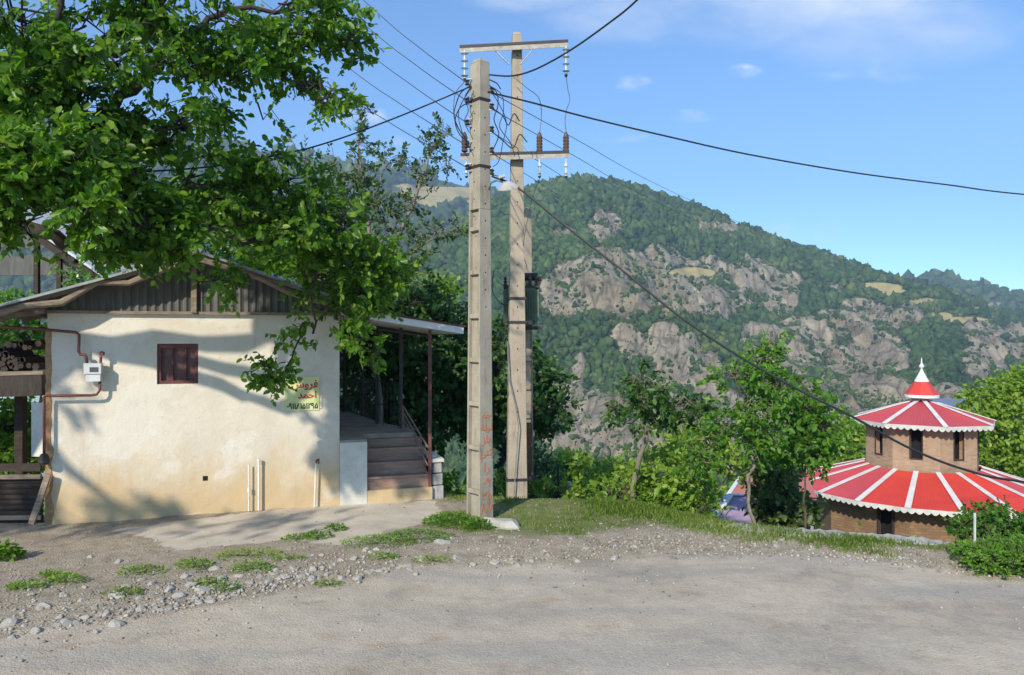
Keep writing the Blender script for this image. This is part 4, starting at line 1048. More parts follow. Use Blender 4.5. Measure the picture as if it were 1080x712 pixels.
# floor polygon
pf = [tuple(Hs(LW, 0)[:2]), tuple(Hs(s388, 0)[:2]), tuple(Hs(s388, .64)[:2]), tuple(Hs(s453-.12, .64)[:2]), tuple(P(426, 450, 12.5)[:2]+[.1, 0]), tuple(P(396, 447, 13.4)[:2]+[.1, 0]), tuple(P(362, 435, 15.4)[:2]+[.1, 0]), tuple(Hs(LW, 4.5)[:2])]
mb = MB(); mb.hexa(pf, .83, .90); mb.build('porch_floor', MT['floor'], house)
pf2 = [tuple((np.array(p)-np.array(pf).mean(0))*.985+np.array(pf).mean(0)) for p in pf]
pfw = [tuple(Hs(LW+.03, .06)[:2]), tuple(Hs(s388, .06)[:2]), tuple(Hs(s388, .66)[:2])]+pf2[3:]
mb = MB(); mb.hexa(pfw, -1.4, .83); mb.build('porch_base', MT['greyconc'], house)
# steps
zt = [.15, .34, .525, .71, .83]
for i in range(4):
    mb = MB(); d0 = .01+.17*i
    hbox(mb, s388+.01, s453-.02, d0+.02, .66, zt[i], zt[i+1]-.03)
    hbox(mb, s388+.01, s453-.02, d0, .658, zt[i+1]-.03, zt[i+1]); mb.build('step', MT['step'], house)
mb = MB(); hbox(mb, s388+.004, s453+.03, -.03, .9, -.4, .15); mb.build('stair_base', MT['plaster'], house)
mb = MB(); hbox(mb, LW+.003, s388, -.025, .055, -.3, .87); hbox(mb, LW+.003, s388, .055, .5, -.3, .82); mb.build('low_wall', MT['whitewash'], house)
# rails
mb = MB()
r0 = P(425, 428, 12.4); r1 = P(451.5, 472, D453-.02)
for k_ in range(4):
    dz = -.13*k_
    mb.tube([r0+[0, 0, dz*.75], r1+[0, 0, dz*1.05]], .014, 6)
mb.tube([P(425, 428, 12.4), P(425, 462, 12.4)], .014, 6)
mb.build('stair_rail', MT['railpaint'], house)
mb = MB()
rp = [P(423, 452, 12.5), P(398, 447, 13.2), P(382, 439, 14.5), P(363, 435, 15.2)]
for i in range(3):
    for h_ in (.35, .75): mb.tube([rp[i]+[0, 0, h_], rp[i+1]+[0, 0, h_]], .010, 5)
    for t_ in np.linspace(.12, .88, 6):
        c_ = rp[i]*(1-t_)+rp[i+1]*t_; mb.tube([c_, c_+[0, 0, .75]], .006, 4)
mb.build('porch_rail', MT['darkmetal'], house)
# door on the side wall, seen obliquely from other angles
mb = MB(); hbox(mb, LW, LW+.03, 1.4, 2.3, .9, 2.6) if False else hbox(mb, LW+.002, LW+.03, 1.4, 2.3, .905, 2.6); dr_o = mb.build('door', MT['maroon'], house)
mb = MB(); c_ = Hs(LW+.03, 1.5, 1.7); mb.tube([c_, c_+T2.tolist()[0]*np.array([.04, 0, 0])], .012, 6); mb.build('handle', MT['iron'], house, parent=dr_o)
# stone block at the right of the stairs
bt = thing('stone_block', Hs((s453+s468)/2, .3, 0), 'weathered grey stone block right of the porch steps', 'stone block')
mb = MB()
for i in range(3): hbox(mb, s453+.035+.008*i, s468-.012*i, .03+.01*i, .8, -.35 if i == 0 else .15+.18*(i-1)+.02, .15+.18*i)
mb.build('block', MT['greyconc'], bt)
mb = MB(); hbox(mb, s453+.03, s468+.01, .02, .82, .512, .56); mb.build('cap_slab', MT['whitewash'], bt)

# sign on the wall
sg0, sg1 = wall_s(300, 0), wall_s(336.5, 0); sz0, sz1 = wall_z(318, 433), wall_z(318, 397.5)
sign = thing('wall_sign', Hs((sg0+sg1)/2, 0, sz0), 'yellow green sign with red and black Persian writing behind a walnut spray', 'sign')
mb = MB(); hbox(mb, sg0, sg1, -.012, -.001, sz0, sz1); mb.build('board', MT['signboard'], sign)
def text_mesh(name, body, size, mat, origin, xdir, thing_, parent=None, align='RIGHT', weight=.0, zsc=1.0):
    cu = bpy.data.curves.new(name, 'FONT'); cu.body = body; cu.size = size; cu.align_x = align; cu.offset = weight; cu.extrude = .0015; cu.resolution_u = 3
    tmp = bpy.data.objects.new(name, cu); COL.objects.link(tmp); bpy.context.view_layer.update()
    me = bpy.data.meshes.new_from_object(tmp.evaluated_get(bpy.context.evaluated_depsgraph_get()))
    bpy.data.objects.remove(tmp)
    xd = np.array(xdir, float); nrm = np.array([xd[1], -xd[0], 0])
    n_ = len(me.vertices); co = np.zeros(n_*3); me.vertices.foreach_get('co', co); co = co.reshape(-1, 3)
    w = np.array(origin)+co[:, 0:1]*xd+co[:, 1:2]*zsc*np.array([0, 0, 1.])+co[:, 2:3]*nrm-np.array(thing_.location)
    me.vertices.foreach_set('co', w.ravel()); me.materials.clear(); me.materials.append(mat); me.update()
    o = bpy.data.objects.new(name, me); COL.objects.link(o); o.parent = parent or thing_
    return o
TX = np.array([T2[0], T2[1], 0])
def wl(x, y): return Hs(wall_s(x), -.0145, wall_z(x, y))
text_mesh('red_lettering', '\uFEB5\uFEED\uFEAE\uFED3', .15, MT['redpaint'], wl(335.5, 408.5), TX, sign, weight=.004)
text_mesh('red_lettering', '\uFEAA\uFEE4\uFEA3\uFE8D', .135, MT['redpaint'], wl(334, 419.5), TX, sign, weight=.004)
text_mesh('phone_number', '\u06F0\u06F9\u06F1\u06F1\u06F8\u06F1\u06F5\u06F1\u06F2\u06F9\u06F5', .095, MT['blackpaint'], wl(335.5, 430.5), TX, sign, weight=.003, zsc=1.2)
# white cable down from the wall corner
mb = MB(); mb.tube([Hs(wall_s(338.5), -.012, wall_z(338, 397)), Hs(wall_s(339), -.012, wall_z(338, 430)), Hs(wall_s(312), -.012, wall_z(312, 434.5)), Hs(wall_s(300), -.012, wall_z(300, 434.5))], .004, 5)
o = mb.build('cable', MT['pvc'], loc=Hs(wall_s(320), 0, 1.4)); tag(o, 'thin white cable running round the lower edge of the wall sign', 'cable')

# vent pipes at the wall foot
for x, y0, y1, hook, lab in ((262.5, 489, 536, 0, 'short thin white pipe leftmost at the foot of the house wall'), (273, 484, 536, 0, 'taller straight white pipe beside the short one at the house wall'), (331.5, 487, 533, 1, 'white pipe with a bent top near the right corner of the house wall')):
    b0 = Hs(wall_s(x), -.07, -.02); top = Hs(wall_s(x+(1.5 if hook else 0)), -.07, wall_z(x, y0))
    t = thing('vent_pipe', b0, lab, 'pipe', 'white pipes at the wall foot')
    mb = MB(); r_ = .016 if x < 300 else .013
    if x < 270: mb.tube([b0, top], .011, 8); mb.tube([(b0*.55+top*.45)-[0, 0, .03], (b0*.55+top*.45)+[0, 0, .03]], .02, 8)
    else: mb.tube([b0, top], r_, 8)
    mb.build('tube', MT['pvc'], t, smooth=False)
    if hook:
        mb = MB(); mb.tube([top-[0, 0, .01], top+np.array([.02, -.03, .04]), top+np.array([.05, -.05, .06]), top+np.array([.05, -.05, -.01])], .013, 8); mb.build('elbow', MT['redoxide'], t)
    elif x > 270:
        mb = MB(); mb.tube([top-[0, 0, .03], top+[0, 0, .01]], .022, 8); mb.build('cap', MT['pvc'], t)

# gas meter and pipe
def wp(x, y, d): return Hs(wall_s(x, d), d, wall_z(x, y, d))
gm = thing('gas_meter', wp(99, 402, -.1), 'pale grey gas meter on the cream wall with red brown pipes', 'gas meter')
s0, s1 = wall_s(90, -.1), wall_s(108, -.1)
mb = MB(); hbox(mb, s0, s1, -.20, -.05, wall_z(99, 394, -.1), wall_z(99, 383, -.1)); mb.build('housing', MT['meter'], gm)
mb = MB(); hbox(mb, s0+.02, s1-.01, -.185, -.06, wall_z(99, 402, -.1), wall_z(99, 394, -.1)-.003); mb.build('bellows_case', MT['dirtywhite'], gm)
mb = MB(); hbox(mb, s0+.07, s1-.03, -.206, -.2005, wall_z(99, 392, -.1), wall_z(99, 387, -.1)); mb.build('dial', MT['greywire'], gm)
gp_ = thing('gas_pipe', wp(48, 416, -.1), 'red brown gas pipe running from the left edge to the meter and down the corner', 'pipe')
mb = MB(); dpt = -.12
mb.tube([P(-60, 341, 9.55), P(0, 344.5, 9.6), wp(52, 348, dpt), wp(80, 350.5, dpt), wp(83.5, 353, dpt), wp(83, 371, dpt), wp(85, 374, dpt), wp(89, 374, dpt), wp(91, 377, dpt), wp(92, 384, dpt)], .019, 8)
mb.build('inlet_pipe', MT['redoxide'], gp_, smooth=True)
mb = MB(); mb.tube([wp(106, 384, dpt), wp(106.5, 376, dpt)], .018, 8); c_ = wp(107.5, 373, dpt); mb.lathe(c_-np.array([0, .03, 0]), [(.03, 0), (.034, .02), (.03, .05)], 10, (0, 1, 0)); mb.build('valve', MT['redoxide'], gp_)
mb = MB()
mb.tube([wp(105.5, 402, dpt), wp(105, 412, dpt), wp(102, 416, dpt), wp(96, 417, dpt), wp(52, 417.5, dpt), wp(47.5, 417.5, dpt), wp(46.5, 421, dpt), wp(46.5, 483, dpt)], .018, 8)
mb.build('outlet_pipe', MT['redoxide'], gp_, smooth=True)
mb = MB(); mb.lathe(wp(46.5, 490, dpt), [(.05, 0), (.065, .03), (.06, .1), (.035, .14)], 10); mb.build('regulator', MT['darkmetal'], gp_)

# ------------------------------------------------------------------ left of the house
deck = thing('timber_deck', (-7.6, 10.3, 0), 'dark timber deck with a thick beam left of the house', 'deck')
mb = MB(); a = P(-110, 410, 10.6); b = P(47, 408, 10.6)
mb.bar(P(-140, 412, 10.5), P(49, 406, 10.5), .22, .28); mb.build('beam', MT['darkbark'], deck)
mb = MB()
for i in range(9): mb.bar(P(-140, 397, 10.5+.2*i), P(49, 393, 10.5+.2*i), .17, .05)
mb.build('floor_boards', MT['oldwood'], deck)
for x, y in ((-90, 0), (22, 0)):
    mb = MB(); q = P(x, 470, 11.3); mb.bar((q[0], 11.3, -1.6), (q[0], 11.3, EYE-(415-356)/F*11.3), .12, .12); mb.build('post', MT['darkwood'], deck)
# stacked firewood on the deck
rg = np.random.default_rng(420)
fw = thing('firewood_stack', P(10, 396, 11), 'dark pile of split firewood stacked on the timber deck', 'firewood', None)
mb = MB()
for i in range(90):
    x = rg.uniform(-130, 44); y = rg.uniform(361, 391)
    c = P(x, y, 10.9); r = rg.uniform(.03, .055)
    mb.tube([c-[0, .02, 0], c+[0, .55, 0]], r, 6)
mb.build('logs', MT['darkwood'], fw); 
# hanging white panel below the deck
wpn = thing('white_panel', P(40, 480, 10.3), 'tall narrow white board leaning by the house corner under the deck', 'board')
mb = MB(); mb.hexa([tuple(P(33, 470, 10.25)[:2]), tuple(P(46, 470, 10.2)[:2]), tuple(P(46, 470, 10.24)[:2]), tuple(P(33, 470, 10.29)[:2])], EYE-(482-356)/F*10.2, EYE-(425-356)/F*10.2); mb.build('sheet', MT['whitewash'], wpn)
# dark fence panel bottom left
fp = thing('corrugated_fence', P(5, 552, 9.85), 'dark corrugated fence panel with pale wooden rails at lower left', 'fence')
mb = MB(); vv = []; ff = []; x0 = P(-120, 500, 9.85); x1 = P(46, 500, 9.95); n = 36
zt_, zb_ = EYE-(503-356)/F*9.9, -.03
for i in range(n):
    z = zb_+(zt_-zb_)*i/(n-1); off_ = .012*math.sin(i*math.pi/2+.3)
    vv += [(x0[0], x0[1]+off_, z), (x1[0], x1[1]+off_, z)]
for i in range(n-1): ff.append([2*i, 2*i+1, 2*i+3, 2*i+2])
mb.add(vv, ff); mb.build('sheet', MT['darkwood'], fp)
for y_ in (503, 546, 493):
    mb = MB(); z = EYE-(y_-356)/F*9.88
    mb.bar((x0[0], x0[1]-.05, z), (x1[0], x1[1]-.05, z), .04, .055 if y_ > 495 else .10); mb.build('rail', MT['oldwood'] if y_ > 495 else MT['darkwood'], fp)
o = MB(); o.bar(P(33, 553, 9.72), P(51, 500, 9.82), .075, .03, up=(0, 1, 0)); o = o.build('wooden_plank', MT['oldwood'], loc=P(33, 553, 9.72)); tag(o, 'weathered plank leaning against the house corner beside the fence panel', 'plank')

# barn behind on the left
Db = 17.0
barn = thing('barn', P(20, 420, Db), 'open sided shed with corrugated roof seen behind the walnut leaves', 'shed')
mb = MB()
mb.bar(P(-160, 283, Db), P(64, 280, Db), .06, .42); mb.build('wall_panel', MT['gable'], barn)
mb = MB(); mb.bar(P(-160, 255, Db+.3), P(60, 252, Db+.3), .05, .4); mb.build('wall_sheet', MT['gable'], barn)
mb = MB(); mb.bar(P(63, 330, Db), P(63, 255, Db), .1, .1); mb.build('corner_post', MT['darkwood'], barn)
mb = MB(); mb.bar(P(39, 390, Db-1.2), P(39, 238, Db-1.2), .09, .09); mb.build('post', MT['darkwood'], barn)
mb = MB(); mb.hexa([tuple(P(64, 300, Db)[:2]), tuple(P(80, 300, Db)[:2]), tuple(P(80, 300, Db+.1)[:2]), tuple(P(64, 300, Db+.1)[:2])], EYE-(330-356)/F*Db, EYE-(262-356)/F*Db); mb.build('side_wall', MT['gable'], barn)
mb = MB(); mb.bar(P(82, 330, Db-.05), P(82, 272, Db-.05), .06, .06); mb.build('downpipe', MT['white'], barn)
mb = MB(); n = 60; vv = []; ff = []
L0 = P(-60, 175, Db-2.0); L1 = P(150, 318, Db-2.0)
for i in range(n):
    d_ = i*.09; wv = .02*math.sin(i*math.pi/2)
    for h_ in (0, -.05):
        vv += [L0+[0, d_, wv+h_], L1+[0, d_, wv+h_]]
for i in range(n-1):
    a_ = i*4; b_ = a_+4
    ff += [[a_, a_+1, b_+1, b_], [a_+2, b_+2, b_+3, a_+3], [a_+1, a_+3, b_+3, b_+1]]
ff += [[0, 2, 3, 1]]
mb.add(vv, ff); mb.build('roof', MT['dirtywhite'], barn)
mb = MB()
for i in range(5):
    t_ = i/5+.05; c_ = L0*(1-t_)+L1*t_; mb.bar(c_+[0, 0, -.1], c_+[0, 5.2, -.1], .07, .09)
mb.bar(L0+[0, .1, -.18], L1+[0, .1, -.18], .07, .12); mb.build('purlin', MT['darkwood'], barn)

# ------------------------------------------------------------------ poles
def h_pole(th, x, y, D, ztop, w0, w1, t0, t1, yaw, mat, rungs_to=None, name='shaft', solid_from=None, rung=.55):
    """tapered H section pole: two flanges, web and cross rungs as one cast piece"""
    b = P(x, y, D); zb = b[2]-.15; H = ztop-zb
    u = np.array([math.cos(yaw), math.sin(yaw), 0]); v = np.array([-math.sin(yaw), math.cos(yaw), 0])
    mb = MB()
    def sec(z):
        k_ = (z-zb)/H; return w0+(w1-w0)*k_, t0+(t1-t0)*k_
    def pris(z0, z1, u0, u1, v0, v1):
        vv = []
        for z in (z0, z1):
            w, t = sec(z)
            for a_, b_ in ((u0, v0), (u1, v0), (u1, v1), (u0, v1)):
                vv.append(np.array([b[0], b[1], z])+u*a_*w/2+v*b_*t/2)
        mb.add(vv, [[3, 2, 1, 0], [4, 5, 6, 7], [0, 1, 5, 4], [1, 2, 6, 5], [2, 3, 7, 6], [3, 0, 4, 7]])
    sf = solid_from if solid_from is not None else ztop
    if rungs_to is not None:
        pris(zb, sf, -1, -.8, -1, 1); pris(zb, sf, .8, 1, -1, 1); pris(zb, sf, -.8, .8, -.5, .5)
        z = b[2]+.35
        while z < sf-.1:
            pris(z, z+.06, -.8, .8, -.97, -.5); pris(z, z+.06, -.8, .8, .5, .97); z += rung
        pris(sf, ztop, -1, 1, -1, 1)
    else: pris(zb, ztop, -1, 1, -1, 1)
    # weathered cap
    w, t = sec(ztop); c = np.array([b[0], b[1], ztop])
    vv = [c+u*a_*w/2+v*b_*t/2 for a_, b_ in ((-1, -1), (1, -1), (1, 1), (-1, 1))]+[c+[0, 0, .05]+u*a_*w/2*.6+v*b_*t/2*.6 for a_, b_ in ((-1, -1), (1, -1), (1, 1), (-1, 1))]
    mb.add(vv, [[4, 5, 6, 7], [0, 1, 5, 4], [1, 2, 6, 5], [2, 3, 7, 6], [3, 0, 4, 7]])
    o = mb.build(name, mat, th)
    bv = o.modifiers.new('edge', 'BEVEL'); bv.width = .008; bv.segments = 2; bv.limit_method = 'ANGLE'
    return b, u, v, sec, o

D1 = 10.2
zt1 = EYE-(67-356)/F*D1
p1 = thing('utility_pole', P(506, 548, D1), 'near concrete utility pole with orange painted writing near its foot', 'utility pole')
yaw1 = math.radians(-50)
# wide recessed side faces the left, narrow flange face faces right of the camera
b1, u1, v1, sec1, sh1 = h_pole(p1, 506, 547, D1, zt1, .30, .215, .235, .17, yaw1, MT['conc'], True, solid_from=EYE-(222-356)/F*D1, rung=.585)
c1 = lambda z: np.array([b1[0], b1[1], z])
def zpx(y, D): return EYE-(y-356)/F*D
# bolt holes: black discs, the shade inside is painted on
for fu, fv, nrm in ((0, -1, -v1), (1, 0, u1)):
    mb = MB()
    for y_ in range(100, 262 if fv else 330, 18):
        z = zpx(y_+(3 if fv else 8), D1); w, t = sec1(z)
        pc = c1(z)+(u1*w/2 if fu else -v1*t/2)
        mb.lathe(pc-nrm*.004, [(.011, 0), (.011, .006)], 8, nrm)
    mb.build('bolt_hole_shade', MT['shade_black'], p1, parent=sh1)
# low voltage spool insulators: five each side
for i, (yl, yr) in enumerate(((88, 96), (107, 113), (130, 137), (154, 159), (177, 182))):
    for sgn, y_ in ((-1, yl), (1, yr)):
        z = zpx(y_, D1); w, t = sec1(z)
        pc = c1(z)+np.array([sgn*.165, -.03, 0])
        mb = MB(); mb.lathe(pc-[0, 0, .035], [(.022, 0), (.034, .01), (.02, .03), (.02, .04), (.034, .06), (.022, .07)], 10)
        io = mb.build('insulator', MT['darkmetal'], p1, smooth=False)
        mb = MB(); q0 = c1(z)+np.array([sgn*.11, -.03, 0])
        mb.bar(q0+[0, 0, .05], pc+[0, 0, .045], .02, .012); mb.bar(q0-[0, 0, .05], pc-[0, 0, .045], .02, .012); mb.tube([pc-[0, 0, .055], pc+[0, 0, .055]], .006, 6)
        mb.build('bracket', MT['iron'], p1, parent=io)
for y_ in (107, 177):
    z = zpx(y_, D1); w, t = sec1(z); mb = MB()
    for s_ in (0,):
        mb.obox(c1(z), u1*(w/2+.006), v1*(t/2+.006), np.array([0, 0, .02]))
    mb.build('clamp_band', MT['darkmetal'], p1)
# graffiti
zf = []
fx_ = np.array([u1[0], u1[1], 0.0]); face_n = fx_; xdir = np.array([-face_n[1], face_n[0], 0])
if xdir[0] < 0: xdir = -xdir
words = [('\uFEE2\uFE9F', 436, .16), ('\uFE94\uFEDF\uFEEE\uFEDF', 449, .15), ('\uFEAF\uFE8E\uFE91', 462, .17), ('\uFBFD\uFEE8\uFB91', 475, .16), ('\uFE8D\uFEAD', 492, .2), ('\u06F0\u06F9', 507, .19), ('\u06F3\u06F5', 521, .17), ('\u06F8\u06F7', 535, .22)]
gg = MB(); rg = np.random.default_rng(77)
go = []
for wd, y_, sz in words:
    z = zpx(y_+4, D1); w, t = sec1(z)
    org = c1(z)+face_n*(w/2+.003)
    org = org
    n_ = np.array([xdir[1], -xdir[0], 0])
    if n_@face_n < 0: pass
    text_mesh('graffiti', wd, sz*.88, MT['orange'], org, xdir, p1, parent=sh1, align='CENTER', weight=.003, zsc=.95)
# far pole with crossarms
D2 = 12.3
p2 = thing('utility_pole', P(545, 526, D2), 'tall far concrete pole carrying two crossarms with insulators', 'utility pole')
zt2 = zpx(38, D2)
b2, u2, v2, sec2, sh2 = h_pole(p2, 545, 526, D2, zt2, .325, .15, .2, .14, math.radians(8), MT['conc2'])
c2 = lambda z: np.array([b2[0], b2[1], z])
mb = MB()
for y_ in range(60, 470, 22):
    z = zpx(y_, D2); w, t = sec2(z); mb.lathe(c2(z)-v2*(t/2)+v2*.004, [(.012, 0), (.012, .006)], 8, -v2)
mb.build('bolt_hole_shade', MT['shade_black'], p2, parent=sh2)  # black discs on the face, shade of the holes put in as colour
for y_ in (315, 340, 505):
    mb = MB(); z = zpx(y_, D2); w, t = sec2(z)
    mb.obox(c2(z), u2*(w/2+.02), v2*(t/2+.012), np.array([0, 0, .022])); 
    if y_ != 315: mb.obox(c2(z)+u2*.12, u2*(w/2+.05), v2*.02, np.array([0, 0, .03]))
    mb.build('clamp_band', MT['darkmetal'], p2)
Dc = D2-.16
def arm(yl, yr, xl, xr, name):
    mb = MB(); a = P(xl, yl, Dc); b = P(xr, yr, Dc)
    mb.bar(a, b, .12, .045); mb.bar(a-[0, .045, .05], b-[0, .045, .05], .008, .09)
    o = mb.build(name, MT['darkmetal'], p2)
    mb = MB(); mb.bar(a-[0, .053, .062], b-[0, .053, .062], .006, .07)
    mb.build('face_plate', MT['dullplate'], p2, parent=o); return o
arm1 = arm(50.5, 44.5, 485, 599, 'crossarm'); arm2 = arm(164, 161, 486, 600, 'crossarm')
for x0_, y0_, x1_, y1_ in ((522, 53, 537, 68), (562, 52, 549, 68), (562, 166, 549, 150)):
    mb = MB(); mb.bar(P(x0_, y0_, Dc-.03), P(x1_, y1_, Dc-.03), .03, .012); mb.build('brace', MT['iron'], p2)
def ins_string(x, y0, y1, mname):
    n_ = 4; mb = MB(); prof = []
    a = P(x, y0, Dc-.05); H_ = (y1-y0)/F*Dc
    prof.append((.012, 0))
    for i in range(n_):
        h_ = -H_*(i+.2)/n_; prof += [(.014, h_), (.06, h_-.03), (.014, h_-.05)]
    prof.append((.012, -H_)); mb.lathe(a, prof[::-1], 10)
    return mb.build('suspension_insulator', MT[mname], p2, smooth=False)
for x, y0, y1 in ((490, 53, 84), (597, 49, 79)):
    io = ins_string(x, y0, y1, 'glassins')
    mb = MB(); q = P(x, y1, Dc-.05); mb.lathe(q-[0, 0, .03], [(.02, 0), (.028, .02), (.02, .05)], 8); mb.build('clamp', MT['darkmetal'], p2, parent=io)
for x in (490, 569, 597):
    mb = MB(); a = P(x, 161, Dc); pr_ = [(.02, 0), (.05, .02)]
    for i in range(5): pr_ += [(.052, .04+i*.05), (.042, .06+i*.05)]
    pr_ += [(.03, .30), (.012, .33)]
    mb.lathe(a, pr_, 12); mb.build('pin_insulator', MT['porcelain'], p2)
    mb = MB(); a = P(x+(2 if x < 500 else 0), 168, Dc-.04); mb.lathe(a-[0, 0, .29], [(.012, 0), (.03, .03), (.012, .06), (.018, .07), (.018, .16), (.035, .17), (.035, .21), (.014, .23), (.014, .29)], 10)
    fo = mb.build('fuse_cutout', MT['glassins'], p2); mb = MB(); mb.lathe(a-[0, 0, .30], [(.01, 0), (.026, .02), (.022, .07)], 8); mb.build('fuse_tip', MT['darkmetal'], p2, parent=fo)
# grey conduit down the face
mb = MB(); fd = D2-.17
mb.tube([P(535, 360, fd), P(537, 400, fd), P(544, 430, fd), P(547, 450, fd), P(544, 490, fd), P(542, 528, fd)], .009, 6); mb.build('conduit', MT['iron'], p2)

# short third pole behind
D3 = 13.3
p3_ = thing('utility_pole', P(555, 522, D3), 'shorter third concrete pole just behind the far pole holding the transformer', 'utility pole')
b3, u3, v3, sec3, sh3 = h_pole(p3_, 555.5, 522, D3, zpx(222, D3), .19, .13, .17, .13, math.radians(25), MT['conc2'], True, solid_from=zpx(300, D3), rung=.5)
mb = MB(); a = P(557.5, 516, D3-.15); mb.bar(a, P(557.5, 446, D3-.15), .1, .09); mb.build('cable_guard', MT['rust'], p3_)

# transformer between the two
Dt = 12.9
tr = thing('transformer', P(553, 345, Dt), 'green pole mounted transformer with cooling fins and bushings', 'transformer')
mb = MB(); xa, xb = P(531, 345, Dt)[0], P(568, 345, Dt)[0]; z0, z1 = zpx(343, Dt), zpx(304, Dt)
mb.box((xa+.04, Dt-.18, z0), (xb-.06, Dt+.30, z1)); tank = mb.build('tank', MT['green_tank'], tr)
mb = MB()
for i in range(9):
    yy = Dt-.16+i*.05; mb.box((xb-.06, yy, z0+.04), (xb+.0, yy+.012, z1-.04)); mb.box((xa-.0, yy, z0+.04), (xa+.04, yy+.012, z1-.04))
for i in range(12):
    xx = xa+.06+i*(xb-xa-.14)/11; mb.box((xx, Dt-.23, z0+.05), (xx+.012, Dt-.18, z1-.05))
mb.build('cooling_fins', MT['green_tank'], tr, parent=tank)
mb = MB(); mb.box((xa, Dt-.22, z1), (xb, Dt+.34, z1+.03)); mb.build('lid', MT['darkmetal'], tr)
for x in (533, 541, 559, 566):
    mb = MB(); q = P(x, 302, Dt-.1); mb.lathe(q, [(.03, 0), (.045, .03), (.02, .05), (.04, .08), (.018, .10), (.032, .13), (.012, .17)], 10); mb.build('bushing', MT['porcelain'], tr)
mb = MB(); mb.tube([P(551, 292, Dt+.1), P(567, 292, Dt+.1)], .07, 10); mb.build('conservator', MT['darkmetal'], tr, smooth=False)
mb = MB(); q = P(569, 294, Dt-.05); mb.lathe(q-[0, 0, .04], [(.02, 0), (.035, .02), (.035, .06), (.02, .08)], 8); mb.build('breather', MT['maroon'], tr)
mb = MB(); mb.bar(P(532, 346, Dt-.1), P(570, 346, Dt-.1), .07, .06); mb.bar(P(532, 346, Dt+.25), P(570, 346, Dt+.25), .07, .06); mb.build('support_beam', MT['darkmetal'], tr)

# street lamp on near pole
Dl = D1-.05
lp = thing('street_lamp', P(514, 206, Dl), 'street lamp with curved arm and shallow dish mounted on the near pole', 'street lamp')
mb = MB(); mb.tube([P(513, 214, Dl), P(514, 200, Dl), P(518, 192.5, Dl-.05), P(524, 190, Dl-.1), P(531, 192, Dl-.15), P(534, 194, Dl-.18)], .016, 8); mb.build('arm', MT['iron'], lp, smooth=True)
mb = MB(); q = P(536, 196, Dl-.2); mb.lathe(q, [(.02, .06), (.05, .05), (.10, .02), (.145, -.02), (.15, -.035), (.10, -.03)][::-1], 18, (-.12, -.35, .93)); mb.build('dish', MT['greyconc'], lp, smooth=False)
mb = MB(); q = P(529, 186, Dl-.2); mb.obox(q, (.04, 0, .012), (0, .03, 0), (-.006, 0, .02)); mb.build('photocell', MT['iron'], lp)

# ------------------------------------------------------------------ cables
def cable(pts, r, m, label, smooth_n=10, name='cable', group=None):
    pts = np.array(pts, float)
    # Catmull-Rom through the points
    q = np.vstack([pts[0]*2-pts[1], pts, pts[-1]*2-pts[-2]]); out = []
    for i in range(1, len(q)-2):
        for t in np.linspace(0, 1, smooth_n, endpoint=False):
            out.append(.5*((2*q[i])+(-q[i-1]+q[i+1])*t+(2*q[i-1]-5*q[i]+4*q[i+1]-q[i+2])*t*t+(-q[i-1]+3*q[i]-3*q[i+1]+q[i+2])*t**3))
    out.append(pts[-1])
    mb = MB(); mb.tube(out, r, 6); o = mb.build(name, MT[m], loc=pts[0]); tag(o, label, 'cable', group); return o
cable([P(497, 91, D1-.1), P(450, 111, 9.8), P(400, 131, 9.5), P(350, 149, 9.2), P(300, 162, 9.0), P(200, 178, 8.4), P(-60, 190, 7)], .010, 'blackrubber', 'thick black cable from the near pole down left into the walnut leaves')
cable([P(516, 79, D1-.05), P(540, 80, 10), P(565, 73, 9.8), P(600, 54, 9.3), P(640, 26, 8.6), P(673, -1, 8.1), P(740, -70, 7.2)], .011, 'blackrubber', 'black cable rising from the near pole top to the upper edge of the sky')
cable([P(514, 97, D1-.05), P(560, 108, 10.3), P(620, 124, 10.6), P(700, 143, 11), P(790, 163, 11.6), P(900, 182, 12.2), P(1000, 195, 12.8), P(1085, 205.5, 13.4), P(1300, 222, 14.6)], .012, 'blackrubber', 'black cable sweeping from the near pole across the open sky to the right edge')
cable([P(519, 186, D1-.1), P(546, 198, 9.9), P(600, 241, 9.6), P(660, 288, 9.3), P(720, 336, 9.1), P(780, 376, 9.0), P(840, 410, 9.0), P(900, 440, 9.0), P(960, 473, 9.1), P(1020, 496, 9.2), P(1085, 509, 9.4), P(1300, 535, 10.5)], .015, 'blackrubber', 'heavy black cable sloping down from the lamp across the mountain and red roof')
